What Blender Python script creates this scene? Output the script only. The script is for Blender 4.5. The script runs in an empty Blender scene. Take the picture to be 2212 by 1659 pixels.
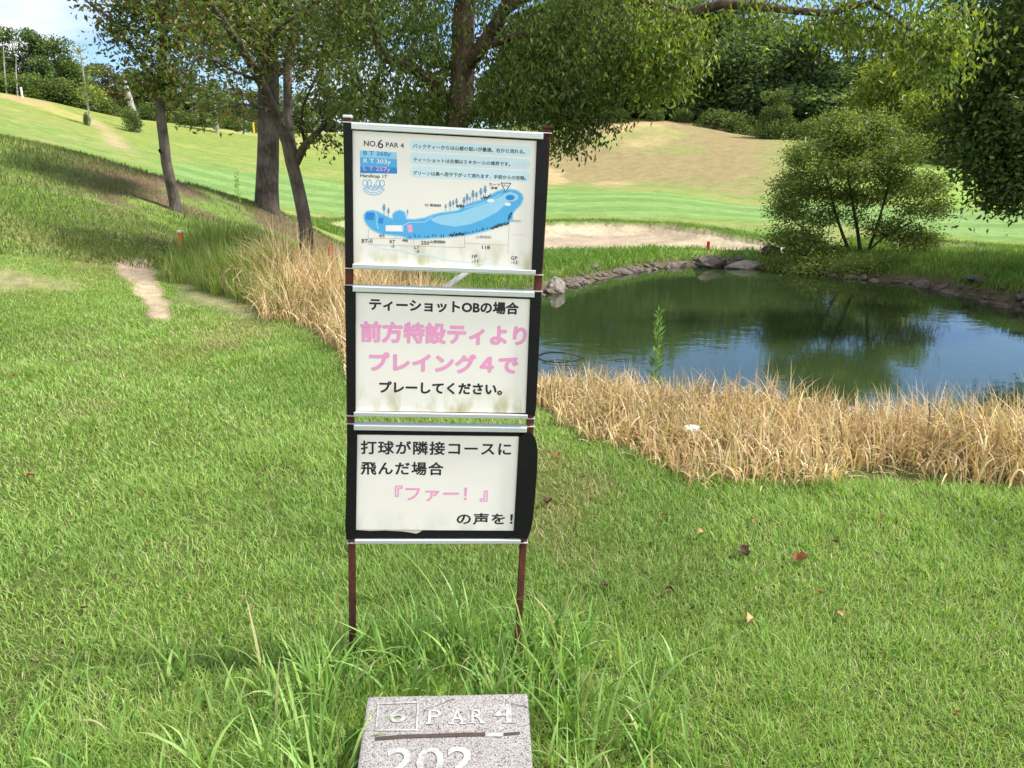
import bpy, bmesh, math, random
import numpy as np
from mathutils import Vector, Matrix, noise as mnoise

random.seed(7)
SC = bpy.context.scene
COL = SC.collection

# ------------------------------------------------------------------ camera, sky, sun, exposure
F, CX, CY, PITCH, CAMZ = 1662.0, 1106.0, 829.5, math.radians(16.0), 1.6   # measured from the photo (2212 x 1659 px copy)
cam_d = bpy.data.cameras.new('camera')
cam_d.sensor_width = 36.0
cam_d.lens = 36.0 * F / 2212.0
cam_d.clip_start = 0.05
cam_d.clip_end = 6000
cam = bpy.data.objects.new('camera', cam_d)
COL.objects.link(cam)
cam.location = (0, 0, CAMZ)
cam.rotation_euler = (math.pi / 2 - PITCH, 0, 0)
SC.camera = cam

SUN_AZ, SUN_EL = math.radians(91), math.radians(55)      # azimuth clockwise from the view direction (+Y)
SC.view_settings.view_transform = 'Standard'
SC.view_settings.look = 'None'
SC.view_settings.gamma = 1
SC.view_settings.exposure = 1.16
world = bpy.data.worlds.new('World')
SC.world = world
world.use_nodes = True
wn, wl = world.node_tree.nodes, world.node_tree.links
wn.clear()
w_out = wn.new('ShaderNodeOutputWorld')
w_bg = wn.new('ShaderNodeBackground')
w_sky = wn.new('ShaderNodeTexSky')
w_sky.sky_type = 'NISHITA'
w_sky.sun_disc = False
w_sky.sun_elevation = SUN_EL
w_sky.sun_rotation = SUN_AZ
w_sky.dust_density = 0.5
w_sky.ozone_density = 2.0
w_tc = wn.new('ShaderNodeTexCoord')
w_map = wn.new('ShaderNodeMapping')
w_map.inputs['Scale'].default_value = (1.0, 1.0, 2.6)
w_map.inputs['Location'].default_value = (0.35, 0.1, 0.0)
w_no = wn.new('ShaderNodeTexNoise')
w_no.inputs['Scale'].default_value = 2.6
w_no.inputs['Detail'].default_value = 7
w_no.inputs['Roughness'].default_value = 0.55
w_ramp = wn.new('ShaderNodeValToRGB')
w_ramp.color_ramp.elements[0].position = 0.41
w_ramp.color_ramp.elements[0].color = (0, 0, 0, 1)
w_ramp.color_ramp.elements[1].position = 0.55
w_ramp.color_ramp.elements[1].color = (1, 1, 1, 1)
w_mix = wn.new('ShaderNodeMix')
w_mix.data_type = 'RGBA'
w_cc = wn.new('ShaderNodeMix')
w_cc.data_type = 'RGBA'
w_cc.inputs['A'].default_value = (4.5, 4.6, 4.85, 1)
w_cc.inputs['B'].default_value = (8.2, 8.1, 8.0, 1)  # brighter unseen clouds behind the camera, added to light the boards
w_tint = wn.new('ShaderNodeMix')
w_tint.data_type = 'RGBA'
w_tint.blend_type = 'MULTIPLY'
w_tint.inputs['Factor'].default_value = 1
w_tint.inputs['B'].default_value = (.56, .645, .79, 1)
wl.new(w_tc.outputs['Generated'], w_map.inputs['Vector'])
wl.new(w_map.outputs['Vector'], w_no.inputs['Vector'])
wl.new(w_no.outputs['Fac'], w_ramp.inputs['Fac'])
# clouds gather over the direction of the left hill, the sky over the pond stays clear
w_sep = wn.new('ShaderNodeSeparateXYZ')
wl.new(w_tc.outputs['Generated'], w_sep.inputs['Vector'])
w_mr = wn.new('ShaderNodeMapRange')
w_mr.inputs['From Min'].default_value = 0.25
w_mr.inputs['From Max'].default_value = -0.30
wl.new(w_sep.outputs['X'], w_mr.inputs['Value'])
w_my = wn.new('ShaderNodeMapRange')  # added cloud cover out of view behind the camera, as white fill light
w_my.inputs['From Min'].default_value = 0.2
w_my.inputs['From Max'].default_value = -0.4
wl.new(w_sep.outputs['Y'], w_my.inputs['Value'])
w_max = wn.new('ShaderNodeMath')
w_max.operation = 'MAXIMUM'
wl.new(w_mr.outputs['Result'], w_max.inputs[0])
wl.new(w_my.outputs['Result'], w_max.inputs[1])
w_mul = wn.new('ShaderNodeMath')
w_mul.operation = 'MULTIPLY'
wl.new(w_ramp.outputs['Color'], w_mul.inputs[0])
wl.new(w_max.outputs[0], w_mul.inputs[1])
wl.new(w_mul.outputs[0], w_mix.inputs['Factor'])
wl.new(w_sky.outputs['Color'], w_tint.inputs['A'])
wl.new(w_tint.outputs['Result'], w_mix.inputs['A'])
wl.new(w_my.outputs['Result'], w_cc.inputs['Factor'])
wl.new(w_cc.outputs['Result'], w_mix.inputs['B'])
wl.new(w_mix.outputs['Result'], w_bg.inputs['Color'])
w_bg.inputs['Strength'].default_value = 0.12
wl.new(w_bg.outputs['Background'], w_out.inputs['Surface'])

sun_d = bpy.data.lights.new('sun', 'SUN')
sun_d.energy = 4.0
sun_d.angle = math.radians(5)
sun_d.color = (1.0, 0.95, 0.87)
sun = bpy.data.objects.new('sun', sun_d)
COL.objects.link(sun)
sun_dir = Vector((math.sin(SUN_AZ) * math.cos(SUN_EL), math.cos(SUN_AZ) * math.cos(SUN_EL), math.sin(SUN_EL)))
sun.rotation_euler = sun_dir.to_track_quat('Z', 'Y').to_euler()
sun.location = (20, 5, 40)

# ------------------------------------------------------------------ helpers: measuring
def ray(px, py):
    cx, cu = (px - CX) / F, (CY - py) / F
    s, c = math.sin(PITCH), math.cos(PITCH)
    return np.array([cx, c + cu * s, -s + cu * c])

def at(px, py, D):
    """point seen at (px, py) at horizontal range D from the camera"""
    d = ray(px, py)
    return np.array([0, 0, CAMZ]) + d * (D / math.hypot(d[0], d[1]))

def on_z(px, py, z):
    d = ray(px, py)
    return np.array([0, 0, CAMZ]) + d * ((z - CAMZ) / d[2])

def azi(px, py=353):
    d = ray(px, py)
    return math.degrees(math.atan2(d[0], d[1]))

def smooth(a, b, x):
    t = np.clip((x - a) / (b - a), 0, 1)
    return t * t * (3 - 2 * t)

def vnoise(x, y, seed=0):
    x = np.asarray(x, float); y = np.asarray(y, float)
    xi, yi = np.floor(x).astype(np.int64), np.floor(y).astype(np.int64)
    fx, fy = x - xi, y - yi
    def h(a, b):
        n = (a * 374761393 + b * 668265263 + seed * 974634777) & 0x7fffffff
        n = ((n ^ (n >> 13)) * 1274126177) & 0x7fffffff
        n = n ^ (n >> 16)
        return (n & 0xffff) / 65535.0
    ux, uy = fx * fx * (3 - 2 * fx), fy * fy * (3 - 2 * fy)
    return ((h(xi, yi) * (1 - ux) + h(xi + 1, yi) * ux) * (1 - uy)
            + (h(xi, yi + 1) * (1 - ux) + h(xi + 1, yi + 1) * ux) * uy)

def fbm(x, y, seed=0, o=4):
    s, a, t = 0, 1.0, 0
    for k in range(o):
        s = s + a * vnoise(x * 2 ** k, y * 2 ** k, seed + k * 17); t += a; a *= .5
    return s / t

def sdf(poly, x, y):
    poly = np.asarray(poly, float)
    best = np.full(np.shape(x), 1e18); inside = np.zeros(np.shape(x), bool)
    n = len(poly)
    for i in range(n):
        ax, ay = poly[i]; bx, by = poly[(i + 1) % n]
        ex, ey = bx - ax, by - ay
        t = np.clip(((x - ax) * ex + (y - ay) * ey) / (ex * ex + ey * ey), 0, 1)
        d = (x - ax - t * ex) ** 2 + (y - ay - t * ey) ** 2
        best = np.minimum(best, d)
        cond = (ay > y) != (by > y)
        with np.errstate(divide='ignore', invalid='ignore'):
            xx = (bx - ax) * (y - ay) / (by - ay if by != ay else 1e-9) + ax
        inside ^= cond & (x < xx)
    d = np.sqrt(best)
    return np.where(inside, -d, d)

# ------------------------------------------------------------------ helpers: objects
def np_mesh(name, V, polys, col=None, smooth_shade=None):
    me = bpy.data.meshes.new(name)
    V = np.ascontiguousarray(V, dtype=np.float32)
    me.vertices.add(len(V))
    me.vertices.foreach_set('co', V.ravel())
    polys = [np.asarray(p, np.int32) for p in polys if len(p)]
    loops = np.concatenate([p.ravel() for p in polys])
    tot = np.concatenate([np.full(len(p), p.shape[1], np.int32) for p in polys])
    start = np.concatenate([[0], np.cumsum(tot)[:-1]]).astype(np.int32)
    me.loops.add(len(loops))
    me.loops.foreach_set('vertex_index', loops)
    me.polygons.add(len(tot))
    me.polygons.foreach_set('loop_start', start)
    if smooth_shade is not None:
        me.polygons.foreach_set('use_smooth', np.full(len(tot), smooth_shade, bool))
    if col is not None:
        a = me.attributes.new('Col', 'FLOAT_COLOR', 'POINT')
        c = np.ones((len(V), 4), np.float32); c[:, :3] = col
        a.data.foreach_set('color', c.ravel())
    me.update(calc_edges=True)
    return me

def obj(name, data, mat=None, parent=None):
    if isinstance(data, bmesh.types.BMesh):
        me = bpy.data.meshes.new(name); data.to_mesh(me); data.free(); data = me
    o = bpy.data.objects.new(name, data)
    COL.objects.link(o)
    if mat and data and not data.materials: data.materials.append(mat)
    if parent: o.parent = parent
    return o

def tag(o, label, cat, group=None):
    o['label'] = label; o['category'] = cat
    if group: o['group'] = group
    return o

def thing(name, label, cat, loc=(0, 0, 0), rz=0, group=None):
    o = bpy.data.objects.new(name, None)
    o.empty_display_size = .1
    COL.objects.link(o)
    o.location = loc; o.rotation_euler = (0, 0, rz)
    return tag(o, label, cat, group)

def struct(o):
    o['kind'] = 'structure'; return o

def stuff(o, label, cat):
    o['kind'] = 'stuff'; return tag(o, label, cat)

def dup(root, loc, rz, scale=(1, 1, 1), label=None, group=None, tint=None):
    r = root.copy(); COL.objects.link(r)
    r.location = loc; r.rotation_euler = (0, 0, rz); r.scale = scale
    if label: r['label'] = label
    if group: r['group'] = group
    for ch in list(root.children):
        c = ch.copy(); COL.objects.link(c); c.parent = r
    return r

def add_box(bm, c, s, bev=0.0):
    r = bmesh.ops.create_cube(bm, size=1, matrix=Matrix.Translation(c) @ Matrix.Diagonal((*s, 1)))
    if bev:
        ed = list({e for v in r['verts'] for e in v.link_edges})
        bmesh.ops.bevel(bm, geom=ed, offset=bev, segments=2, affect='EDGES', profile=.5)

# ------------------------------------------------------------------ materials
def mat(name):
    m = bpy.data.materials.new(name); m.use_nodes = True
    nt = m.node_tree; b = nt.nodes['Principled BSDF']
    return m, nt.nodes, nt.links, b

def srgb(r, g, b):
    f = lambda c: (c / 255 / 12.92) if c / 255 <= .04045 else ((c / 255 + .055) / 1.055) ** 2.4
    return (f(r), f(g), f(b), 1)

def plain(name, c, rough=.6, metal=0, spec=.4, var=0.12, scale=40, bump=0.0):
    m, n, l, b = mat(name)
    no = n.new('ShaderNodeTexNoise'); no.inputs['Scale'].default_value = scale; no.inputs['Detail'].default_value = 5
    tc = n.new('ShaderNodeTexCoord'); l.new(tc.outputs['Object'], no.inputs['Vector'])
    mx = n.new('ShaderNodeMix'); mx.data_type = 'RGBA'
    mx.inputs['A'].default_value = tuple(x * (1 - var) for x in c[:3]) + (1,)
    mx.inputs['B'].default_value = tuple(min(1, x * (1 + var)) for x in c[:3]) + (1,)
    l.new(no.outputs['Fac'], mx.inputs['Factor']); l.new(mx.outputs['Result'], b.inputs['Base Color'])
    b.inputs['Roughness'].default_value = rough; b.inputs['Metallic'].default_value = metal
    b.inputs['Specular IOR Level'].default_value = spec
    if bump:
        bp = n.new('ShaderNodeBump'); bp.inputs['Strength'].default_value = bump; bp.inputs['Distance'].default_value = .01
        l.new(no.outputs['Fac'], bp.inputs['Height']); l.new(bp.outputs['Normal'], b.inputs['Normal'])
    return m

def foliage(name, trans=.4, rough=.5, spec=.3, gain=1.25):
    m, n, l, b = mat(name)
    a = n.new('ShaderNodeAttribute'); a.attribute_name = 'Col'
    l.new(a.outputs['Color'], b.inputs['Base Color'])
    b.inputs['Roughness'].default_value = rough; b.inputs['Specular IOR Level'].default_value = spec
    t = n.new('ShaderNodeBsdfTranslucent')
    g = n.new('ShaderNodeMix'); g.data_type = 'RGBA'; g.blend_type = 'MULTIPLY'; g.inputs['Factor'].default_value = 1
    g.inputs['B'].default_value = (gain * 1.05, gain, gain * .55, 1)
    l.new(a.outputs['Color'], g.inputs['A']); l.new(g.outputs['Result'], t.inputs['Color'])
    ms = n.new('ShaderNodeMixShader'); ms.inputs['Fac'].default_value = trans
    l.new(b.outputs['BSDF'], ms.inputs[1]); l.new(t.outputs['BSDF'], ms.inputs[2])
    l.new(ms.outputs['Shader'], n['Material Output'].inputs['Surface'])
    return m

def bark(name, c1, c2, scale=14, streak=5):
    m, n, l, b = mat(name)
    tc = n.new('ShaderNodeTexCoord'); mp = n.new('ShaderNodeMapping'); mp.inputs['Scale'].default_value = (1, 1, 1 / streak)
    l.new(tc.outputs['Object'], mp.inputs['Vector'])
    no = n.new('ShaderNodeTexNoise'); no.inputs['Scale'].default_value = scale; no.inputs['Detail'].default_value = 6; no.inputs['Roughness'].default_value = .7
    l.new(mp.outputs['Vector'], no.inputs['Vector'])
    n2 = n.new('ShaderNodeTexNoise'); n2.inputs['Scale'].default_value = 3.0; n2.inputs['Detail'].default_value = 3
    l.new(tc.outputs['Object'], n2.inputs['Vector'])
    ad = n.new('ShaderNodeMath'); ad.operation = 'ADD'; l.new(no.outputs['Fac'], ad.inputs[0]); l.new(n2.outputs['Fac'], ad.inputs[1])
    rp = n.new('ShaderNodeValToRGB'); rp.color_ramp.elements[0].position = .8 * .5; rp.color_ramp.elements[1].position = .62
    rp.color_ramp.elements[0].color = (*c1, 1); rp.color_ramp.elements[1].color = (*c2, 1)
    hf = n.new('ShaderNodeMath'); hf.operation = 'MULTIPLY'; hf.inputs[1].default_value = .5
    l.new(ad.outputs[0], hf.inputs[0]); l.new(hf.outputs[0], rp.inputs['Fac'])
    l.new(rp.outputs['Color'], b.inputs['Base Color'])
    b.inputs['Roughness'].default_value = .9; b.inputs['Specular IOR Level'].default_value = .2
    bp = n.new('ShaderNodeBump'); bp.inputs['Strength'].default_value = .9; bp.inputs['Distance'].default_value = .02
    l.new(no.outputs['Fac'], bp.inputs['Height']); l.new(bp.outputs['Normal'], b.inputs['Normal'])
    return m

M = {}
M['leaf'] = foliage('tree_leaf', .45, .45, .35)
M['far_leaf'] = foliage('distant_leaf', .40, .7, .15)
M['blade'] = foliage('grass_blade', .42, .5, .3)
M['straw'] = foliage('dry_reed', .35, .6, .25, 1.1)
M['dead'] = foliage('dead_leaf', .15, .7, .2)
M['bark_brown'] = bark('brown_bark', (.045, .03, .022), (.16, .11, .08))
M['bark_grey'] = bark('grey_bark', (.042, .035, .028), (.15, .125, .10), 18, 3)
M['bark_pale'] = bark('pale_bark', (.22, .20, .17), (.45, .42, .37), 10, 4)
M['bark_dark'] = bark('dark_bark', (.03, .026, .02), (.09, .075, .06))

# ------------------------------------------------------------------ terrain
WATER_Z = -1.3
def zy(az_deg, D, y):
    """height that shows at image row y at range D along a compass ray"""
    k = (CY - y) / F
    return CAMZ + D * math.cos(math.radians(az_deg)) * math.tan(math.atan(k) - PITCH)

# column in the photo -> list of (range, image row) or (range, 'z', height)
Z = 'z'
PROFILE = {
    -700: [(1, Z, 0), (11, Z, .1), (13, 470), (16, 330), (19, 230), (22, 240), (28, Z, 2.4), (45, 250), (60, 210), (80, 160), (92, 130), (110, 130), (150, 130)],
    0: [(1, Z, 0), (11, Z, 0), (13, 500), (16, 380), (19, 285), (22, 298), (28, Z, 1.3), (45, 296), (60, 262), (80, 215), (92, 192), (105, 198), (150, 198)],
    250: [(1, Z, 0), (11.5, Z, 0), (14, 497), (17, 405), (19, 347), (22, 360), (30, Z, .5), (45, 354), (60, 322), (80, 280), (95, 250), (110, 257), (150, 257)],
    450: [(1, Z, 0), (12.5, Z, 0), (14, 537), (17, 462), (19.5, 405), (22, 420), (30, Z, -.2), (50, 394), (70, 345), (90, 300), (100, 276), (120, 284), (150, 284)],
    600: [(1, Z, 0), (10, Z, 0), (12, Z, -.05), (14, 560), (17, 505), (21, 452), (25, 452), (32, Z, -.5), (55, 405), (75, 350), (95, 300), (105, 288), (125, 292), (150, 292)],
    740: [(1, Z, 0), (7, Z, 0), (11, Z, -.15), (14, Z, -.4), (20, Z, -.7), (30, Z, -.9), (60, 410), (80, 355), (100, 300), (110, 288), (130, 292), (150, 292)],
    1000: [(1, Z, 0), (5, Z, 0), (8, Z, -.25), (12, Z, -.5), (20, Z, -.9), (30, Z, -.85), (60, 405), (80, 360), (105, 300), (120, 280), (140, 285), (150, 285)],
    1190: [(1, Z, 0), (4.5, Z, 0), (6.5, Z, -.2), (14, Z, -.6), (20, Z, -.92), (24, Z, -1.0), (27, Z, -1.0), (33, Z, -.72), (60, 412), (75, 395), (95, 330), (115, 275), (125, 262), (150, 266)],
    1400: [(1, Z, 0), (4.5, Z, 0), (7, Z, -.2), (14, Z, -.6), (20, Z, -.92), (24, Z, -1.0), (27, Z, -1.0), (33, Z, -.72), (58, 412), (72, 400), (90, 330), (110, 262), (118, 254), (150, 262)],
    1650: [(1, Z, 0), (4.2, Z, 0), (7, Z, -.2), (14, Z, -.6), (20, Z, -.92), (24, Z, -1.0), (27, Z, -.98), (33, Z, -.78), (45, 462), (58, 442), (75, 375), (95, 310), (104, 292), (150, 300)],
    1900: [(1, Z, 0), (4.2, Z, 0), (7, Z, -.2), (14, Z, -.6), (20, Z, -.9), (24, Z, -.95), (33, Z, -.75), (45, 474), (60, 432), (80, 370), (100, 320), (150, 312)],
    2212: [(1, Z, 0), (4.2, Z, 0), (7, Z, -.2), (14, Z, -.6), (20, Z, -.7), (24, Z, -.75), (33, 532), (45, 502), (60, 458), (85, 410), (110, 350), (150, 330)],
    2900: [(1, Z, 0), (4.2, Z, 0), (7, Z, -.1), (14, Z, -.2), (20, Z, -.2), (24, Z, -.2), (33, Z, 0), (60, Z, 0), (85, Z, 1), (110, Z, 2), (150, Z, 2.5)],
}
LD0, LD1, NLD = math.log(1.0), math.log(150.0), 420
_ld = np.linspace(LD0, LD1, NLD)
_azs, _rows = [], []
for px, prof in PROFILE.items():
    a = azi(px)
    dd = [math.log(e[0]) for e in prof]
    zz = [e[2] if e[1] == Z else zy(a, e[0], e[1]) for e in prof]
    _azs.append(a); _rows.append(np.interp(_ld, dd, zz))
AZ0, AZ1, NAZ = -55.0, 55.0, 441
_ag = np.linspace(AZ0, AZ1, NAZ)
_T = np.stack([np.interp(_ag, _azs, np.array(_rows)[:, j]) for j in range(NLD)], 1)      # [az, D]
def _blur(A, k, axis):
    ker = np.hanning(2 * k + 3)[1:-1]; ker /= ker.sum()
    pad = [(0, 0), (0, 0)]; pad[axis] = (k, k)
    P = np.pad(A, pad, mode='edge')
    return np.apply_along_axis(lambda v: np.convolve(v, ker, 'valid'), axis, P)
_T = _blur(_blur(_T, 12, 0), 7, 1)

def land(x, y):
    x = np.asarray(x, float); y = np.asarray(y, float)
    D = np.hypot(x, y); az = np.degrees(np.arctan2(x, y))
    u = np.clip((az - AZ0) / (AZ1 - AZ0) * (NAZ - 1), 0, NAZ - 1.001)
    v = np.clip((np.log(np.maximum(D, 1)) - LD0) / (LD1 - LD0) * (NLD - 1), 0, NLD - 1.001)
    i, j = u.astype(int), v.astype(int); fu, fv = u - i, v - j
    z = (_T[i, j] * (1 - fu) * (1 - fv) + _T[i + 1, j] * fu * (1 - fv) + _T[i, j + 1] * (1 - fu) * fv + _T[i + 1, j + 1] * fu * fv)
    z = z * (1 - smooth(60, 110, np.abs(az)))
    amp = smooth(9, 40, D) * .10 + smooth(60, 120, D) * .35
    return z + (fbm(x / 9, y / 9, 3, 3) - .5) * amp * 2

POND = [tuple(on_z(px, py, WATER_Z)[:2]) for px, py in
        [(1200, 632), (1240, 617), (1300, 600), (1380, 588), (1450, 577), (1550, 571), (1650, 577), (1750, 590), (1850, 602), (1950, 612), (2050, 632), (2212, 674)]]
POND += [(15.5, 14.5), (16.5, 11), (13.5, 7.2), (9, 5.7), (6, 5.5), (3.2, 5.6), (1.7, 6.2), (.9, 7.2), (.2, 8.6), (-.25, 10.2), (-.4, 12), (-.3, 14), (.15, 16.2)]
BUNKER = [tuple(at(px, py, D)[:2]) for px, py, D in
          [(690, 470, 31), (760, 465, 33), (900, 480, 33), (1060, 492, 32), (1180, 493, 31), (1290, 484, 31.5), (1400, 488, 31), (1500, 505, 29.5), (1600, 521, 27.5), (1690, 530, 26),
           (1750, 541, 25.2), (1690, 546, 24.6), (1600, 545, 24.8), (1480, 545, 24.8), (1330, 546, 24.6), (1180, 548, 24.2), (1050, 540, 24.5), (900, 525, 25.5), (760, 500, 27)]]
BUNKER2 = [tuple(at(px, py, D)[:2]) for px, py, D in [(1930, 548, 27.6), (2010, 547, 27.8), (2120, 556, 27.2), (2150, 566, 26), (2080, 568, 25.6), (1980, 564, 25.8), (1930, 556, 26.4)]]

def height(x, y, full=False):
    x = np.asarray(x, float); y = np.asarray(y, float)
    z = land(x, y)
    b = np.minimum(sdf(BUNKER, x, y), sdf(BUNKER2, x, y)) + (fbm(x * .9, y * .9, 91, 3) - .5) * .9
    z = z - .22 * smooth(0, .9, -b) + .16 * smooth(1.1, .05, np.abs(b - .15)) * (b > 0) * smooth(23, 27, np.hypot(x, y))
    s = sdf(POND, x, y) + (fbm(x * .8, y * .8, 55, 3) - .5) * .5
    w = np.where(y < 9, 1.35, 1.0)
    bank = smooth(0, 1, np.clip(s / w, 0, 1)) ** .8
    z = np.where(s > 0, WATER_Z + (np.maximum(z, WATER_Z + .05) - WATER_Z) * bank, WATER_Z - np.minimum(.9, -s * .55))
    return (z, s, b) if full else z

def hz(x, y):
    return float(height(np.array([x]), np.array([y]))[0])

def on_ground(px, py, d0=1.2):
    d = ray(px, py); h = math.hypot(d[0], d[1])
    Ds = np.exp(np.linspace(math.log(d0), math.log(170), 1500))
    X, Y, Zr = d[0] / h * Ds, d[1] / h * Ds, CAMZ + d[2] / h * Ds
    below = np.nonzero(Zr <= height(X, Y))[0]
    i = below[0] if len(below) else len(Ds) - 1
    return np.array([X[i], Y[i], float(height(X[i:i + 1], Y[i:i + 1])[0])])

# ground sheet in rings round the viewpoint, reaching the horizon
az_list = np.concatenate([np.linspace(-180, -48, 60)[:-1], np.linspace(-48, 48, 521), np.linspace(48, 180, 60)[1:-1]])
d_list = np.concatenate([np.exp(np.linspace(math.log(.6), math.log(20), 190))[:-1], np.linspace(20, 36, 80)[:-1], np.exp(np.linspace(math.log(36), math.log(140), 150))[:-1], np.exp(np.linspace(math.log(140), math.log(3000), 24))])
NA, ND = len(az_list), len(d_list)
A, DD = np.meshgrid(np.radians(az_list), d_list, indexing='ij')
GX, GY = DD * np.sin(A), DD * np.cos(A)
GZ, GS, GB = height(GX, GY, True)

AZD = np.degrees(A)
def colz(px_vals, vals):
    return np.interp(AZD, [azi(p) for p in px_vals], vals)
n1, n2, n3 = fbm(GX * .35, GY * .35, 11), fbm(GX * 1.3, GY * 1.3, 12), fbm(GX * .07, GY * .07, 13)
def mixc(C, c, m):
    return C * (1 - m[..., None]) + np.array(c) * m[..., None]
# near lawn thatch under the blades -> rough grass further out
C = np.zeros(GX.shape + (3,)); C[:] = (.07, .085, .025)
rough = np.zeros_like(C); rough[:] = (.135, .205, .045)
rough = mixc(rough, (.20, .215, .07), smooth(.42, .68, n1)); rough = mixc(rough, (.085, .15, .03), smooth(.5, .72, n2) * .7)
C = mixc(C, (0, 0, 0), np.zeros_like(GX)); m = smooth(8, 14, DD); C = C * (1 - m[..., None]) + rough * m[..., None]
# far sunny slope of the left hill: yellow green
m = smooth(62, 75, DD) * smooth(azi(900), azi(650), AZD); C = mixc(C, (.165, .20, .045), m * (.6 + .45 * smooth(.35, .65, n3)))
m = m * smooth(.52, .66, fbm(GX * .09, GY * .2, 23)); C = mixc(C, (.27, .25, .085), m * .8)
# mown fairway
f_lo = colz([300, 450, 740, 1190, 1650, 2212], [44, 40, 37, 36, 36, 36]); f_hi = colz([300, 450, 740, 1190, 1650, 2212], [56, 62, 64, 61, 55, 58])
fair = smooth(-1.5, 1.5, DD - f_lo + (n1 - .5) * 4) * smooth(1.5, -1.5, DD - f_hi + (n1 - .5) * 5) * (np.abs(AZD) < 48) * smooth(azi(300), azi(420), AZD)
stripe = smooth(-.3, .3, np.sin(GY * .9 + GX * .12 + (n3 - .5) * 4))
C = mixc(C, (.115, .195, .052), fair); C = mixc(C, (.16, .245, .08), fair * stripe * .7)
m = smooth(azi(1700), azi(1900), AZD) * smooth(58, 62, DD) * smooth(110, 95, DD); C = mixc(C, (.17, .26, .05), m * .8)
# dry slope above the bunker
dry = smooth(azi(1080), azi(1230), AZD) * smooth(azi(1760), azi(1600), AZD) * smooth(0, 9, DD - colz([1190, 1400, 1650, 1750], [67, 66, 56, 56]) + (n1 - .5) * 8)
C = mixc(C, (.205, .165, .08), dry); C = mixc(C, (.33, .25, .13), dry * smooth(.5, .68, fbm(GX * .12 + 3, GY * .05, 71) + .12 * (smooth(azi(1560), azi(1350), AZD) - .5)))
C = mixc(C, (.17, .19, .06), dry * .8 * smooth(.52, .72, fbm(GX * .16, GY * .09, 37)) * .8)
# leaf litter and bare earth under the trees on the mound
lit = smooth(12.6, 14.6, DD + (n1 - .5) * 3) * smooth(24, 21, DD) * smooth(azi(40), azi(230), AZD) * smooth(azi(800), azi(720), AZD)
C = mixc(C, (.105, .075, .045), lit * smooth(.30, .52, n2 * .6 + n1 * .4))
# bare paths
def blob(pts, c, soft, amt=1, seed=5):
    global C
    poly = [on_ground(px, py)[:2] for px, py in pts]
    s = sdf(poly, GX, GY) + (fbm(GX * 3, GY * 3, seed) - .5) * soft * 1.6
    mm = smooth(soft, -soft, s) * amt
    C = mixc(C, c, mm); return mm
DIRT = (.35, .275, .19)
bare = blob([(244, 560), (322, 562), (342, 605), (360, 655), (366, 695), (338, 692), (298, 642), (266, 600)], DIRT, .07)
bare = np.maximum(bare, blob([(-30, 590), (60, 598), (150, 608), (150, 622), (0, 625)], (.28, .23, .15), .3, .45))
bare = np.maximum(bare, blob([(395, 610), (450, 625), (560, 680), (560, 705), (480, 672), (400, 645)], (.26, .22, .13), .25, .75))
_pp = [at(270, 318, 60), at(245, 305, 66), at(238, 280, 72), at(215, 250, 79), at(200, 230, 86)]
_pth = ([q[1] for q in _pp], [q[0] for q in _pp])
m = smooth(.9, 0, np.abs(GX - np.interp(GY, *_pth)) / 1.8 + (n1 - .5)) * smooth(58, 64, DD) * smooth(88, 80, DD)
C = mixc(C, (.30, .23, .13), m * .8)
m = smooth(2.6, 1.0, np.hypot(GX - at(62, 205, 88)[0], (GY - at(62, 205, 88)[1]) * .6) + (n2 - .5) * 2); C = mixc(C, (.33, .21, .12), m * .85)
# banks and sand
m = smooth(.75, .2, GS) * (GS > -3); C = mixc(C, (.085, .068, .045), m)
m = smooth(azi(1150), azi(1250), AZD) * smooth(.35, .8, GS) * smooth(3.2, 2.2, GS) * (DD > 15); C = mixc(C, (.12, .22, .035), m * .8)
sand = smooth(.12, -.12, GB)
C = mixc(C, (.37, .31, .215), sand); C = mixc(C, (.25, .20, .14), sand * smooth(.45, .65, n1) * .8)
C = mixc(C, (.08, .11, .03), smooth(125, 140, DD))
C = C * (.86 + .28 * n2)[..., None]

V = np.stack([GX, GY, GZ], -1).reshape(-1, 3)
idx = np.arange(NA * ND).reshape(NA, ND)
nxt = np.roll(idx, -1, 0)
quads = np.stack([idx[:, :-1], nxt[:, :-1], nxt[:, 1:], idx[:, 1:]], -1)
quads = quads[..., ::-1]
qs = sand[:, :-1] > .5
qf = (fair[:, :-1] > .5) & ~qs
qd = (dry[:, :-1] > .5) & ~qs & ~qf

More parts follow.
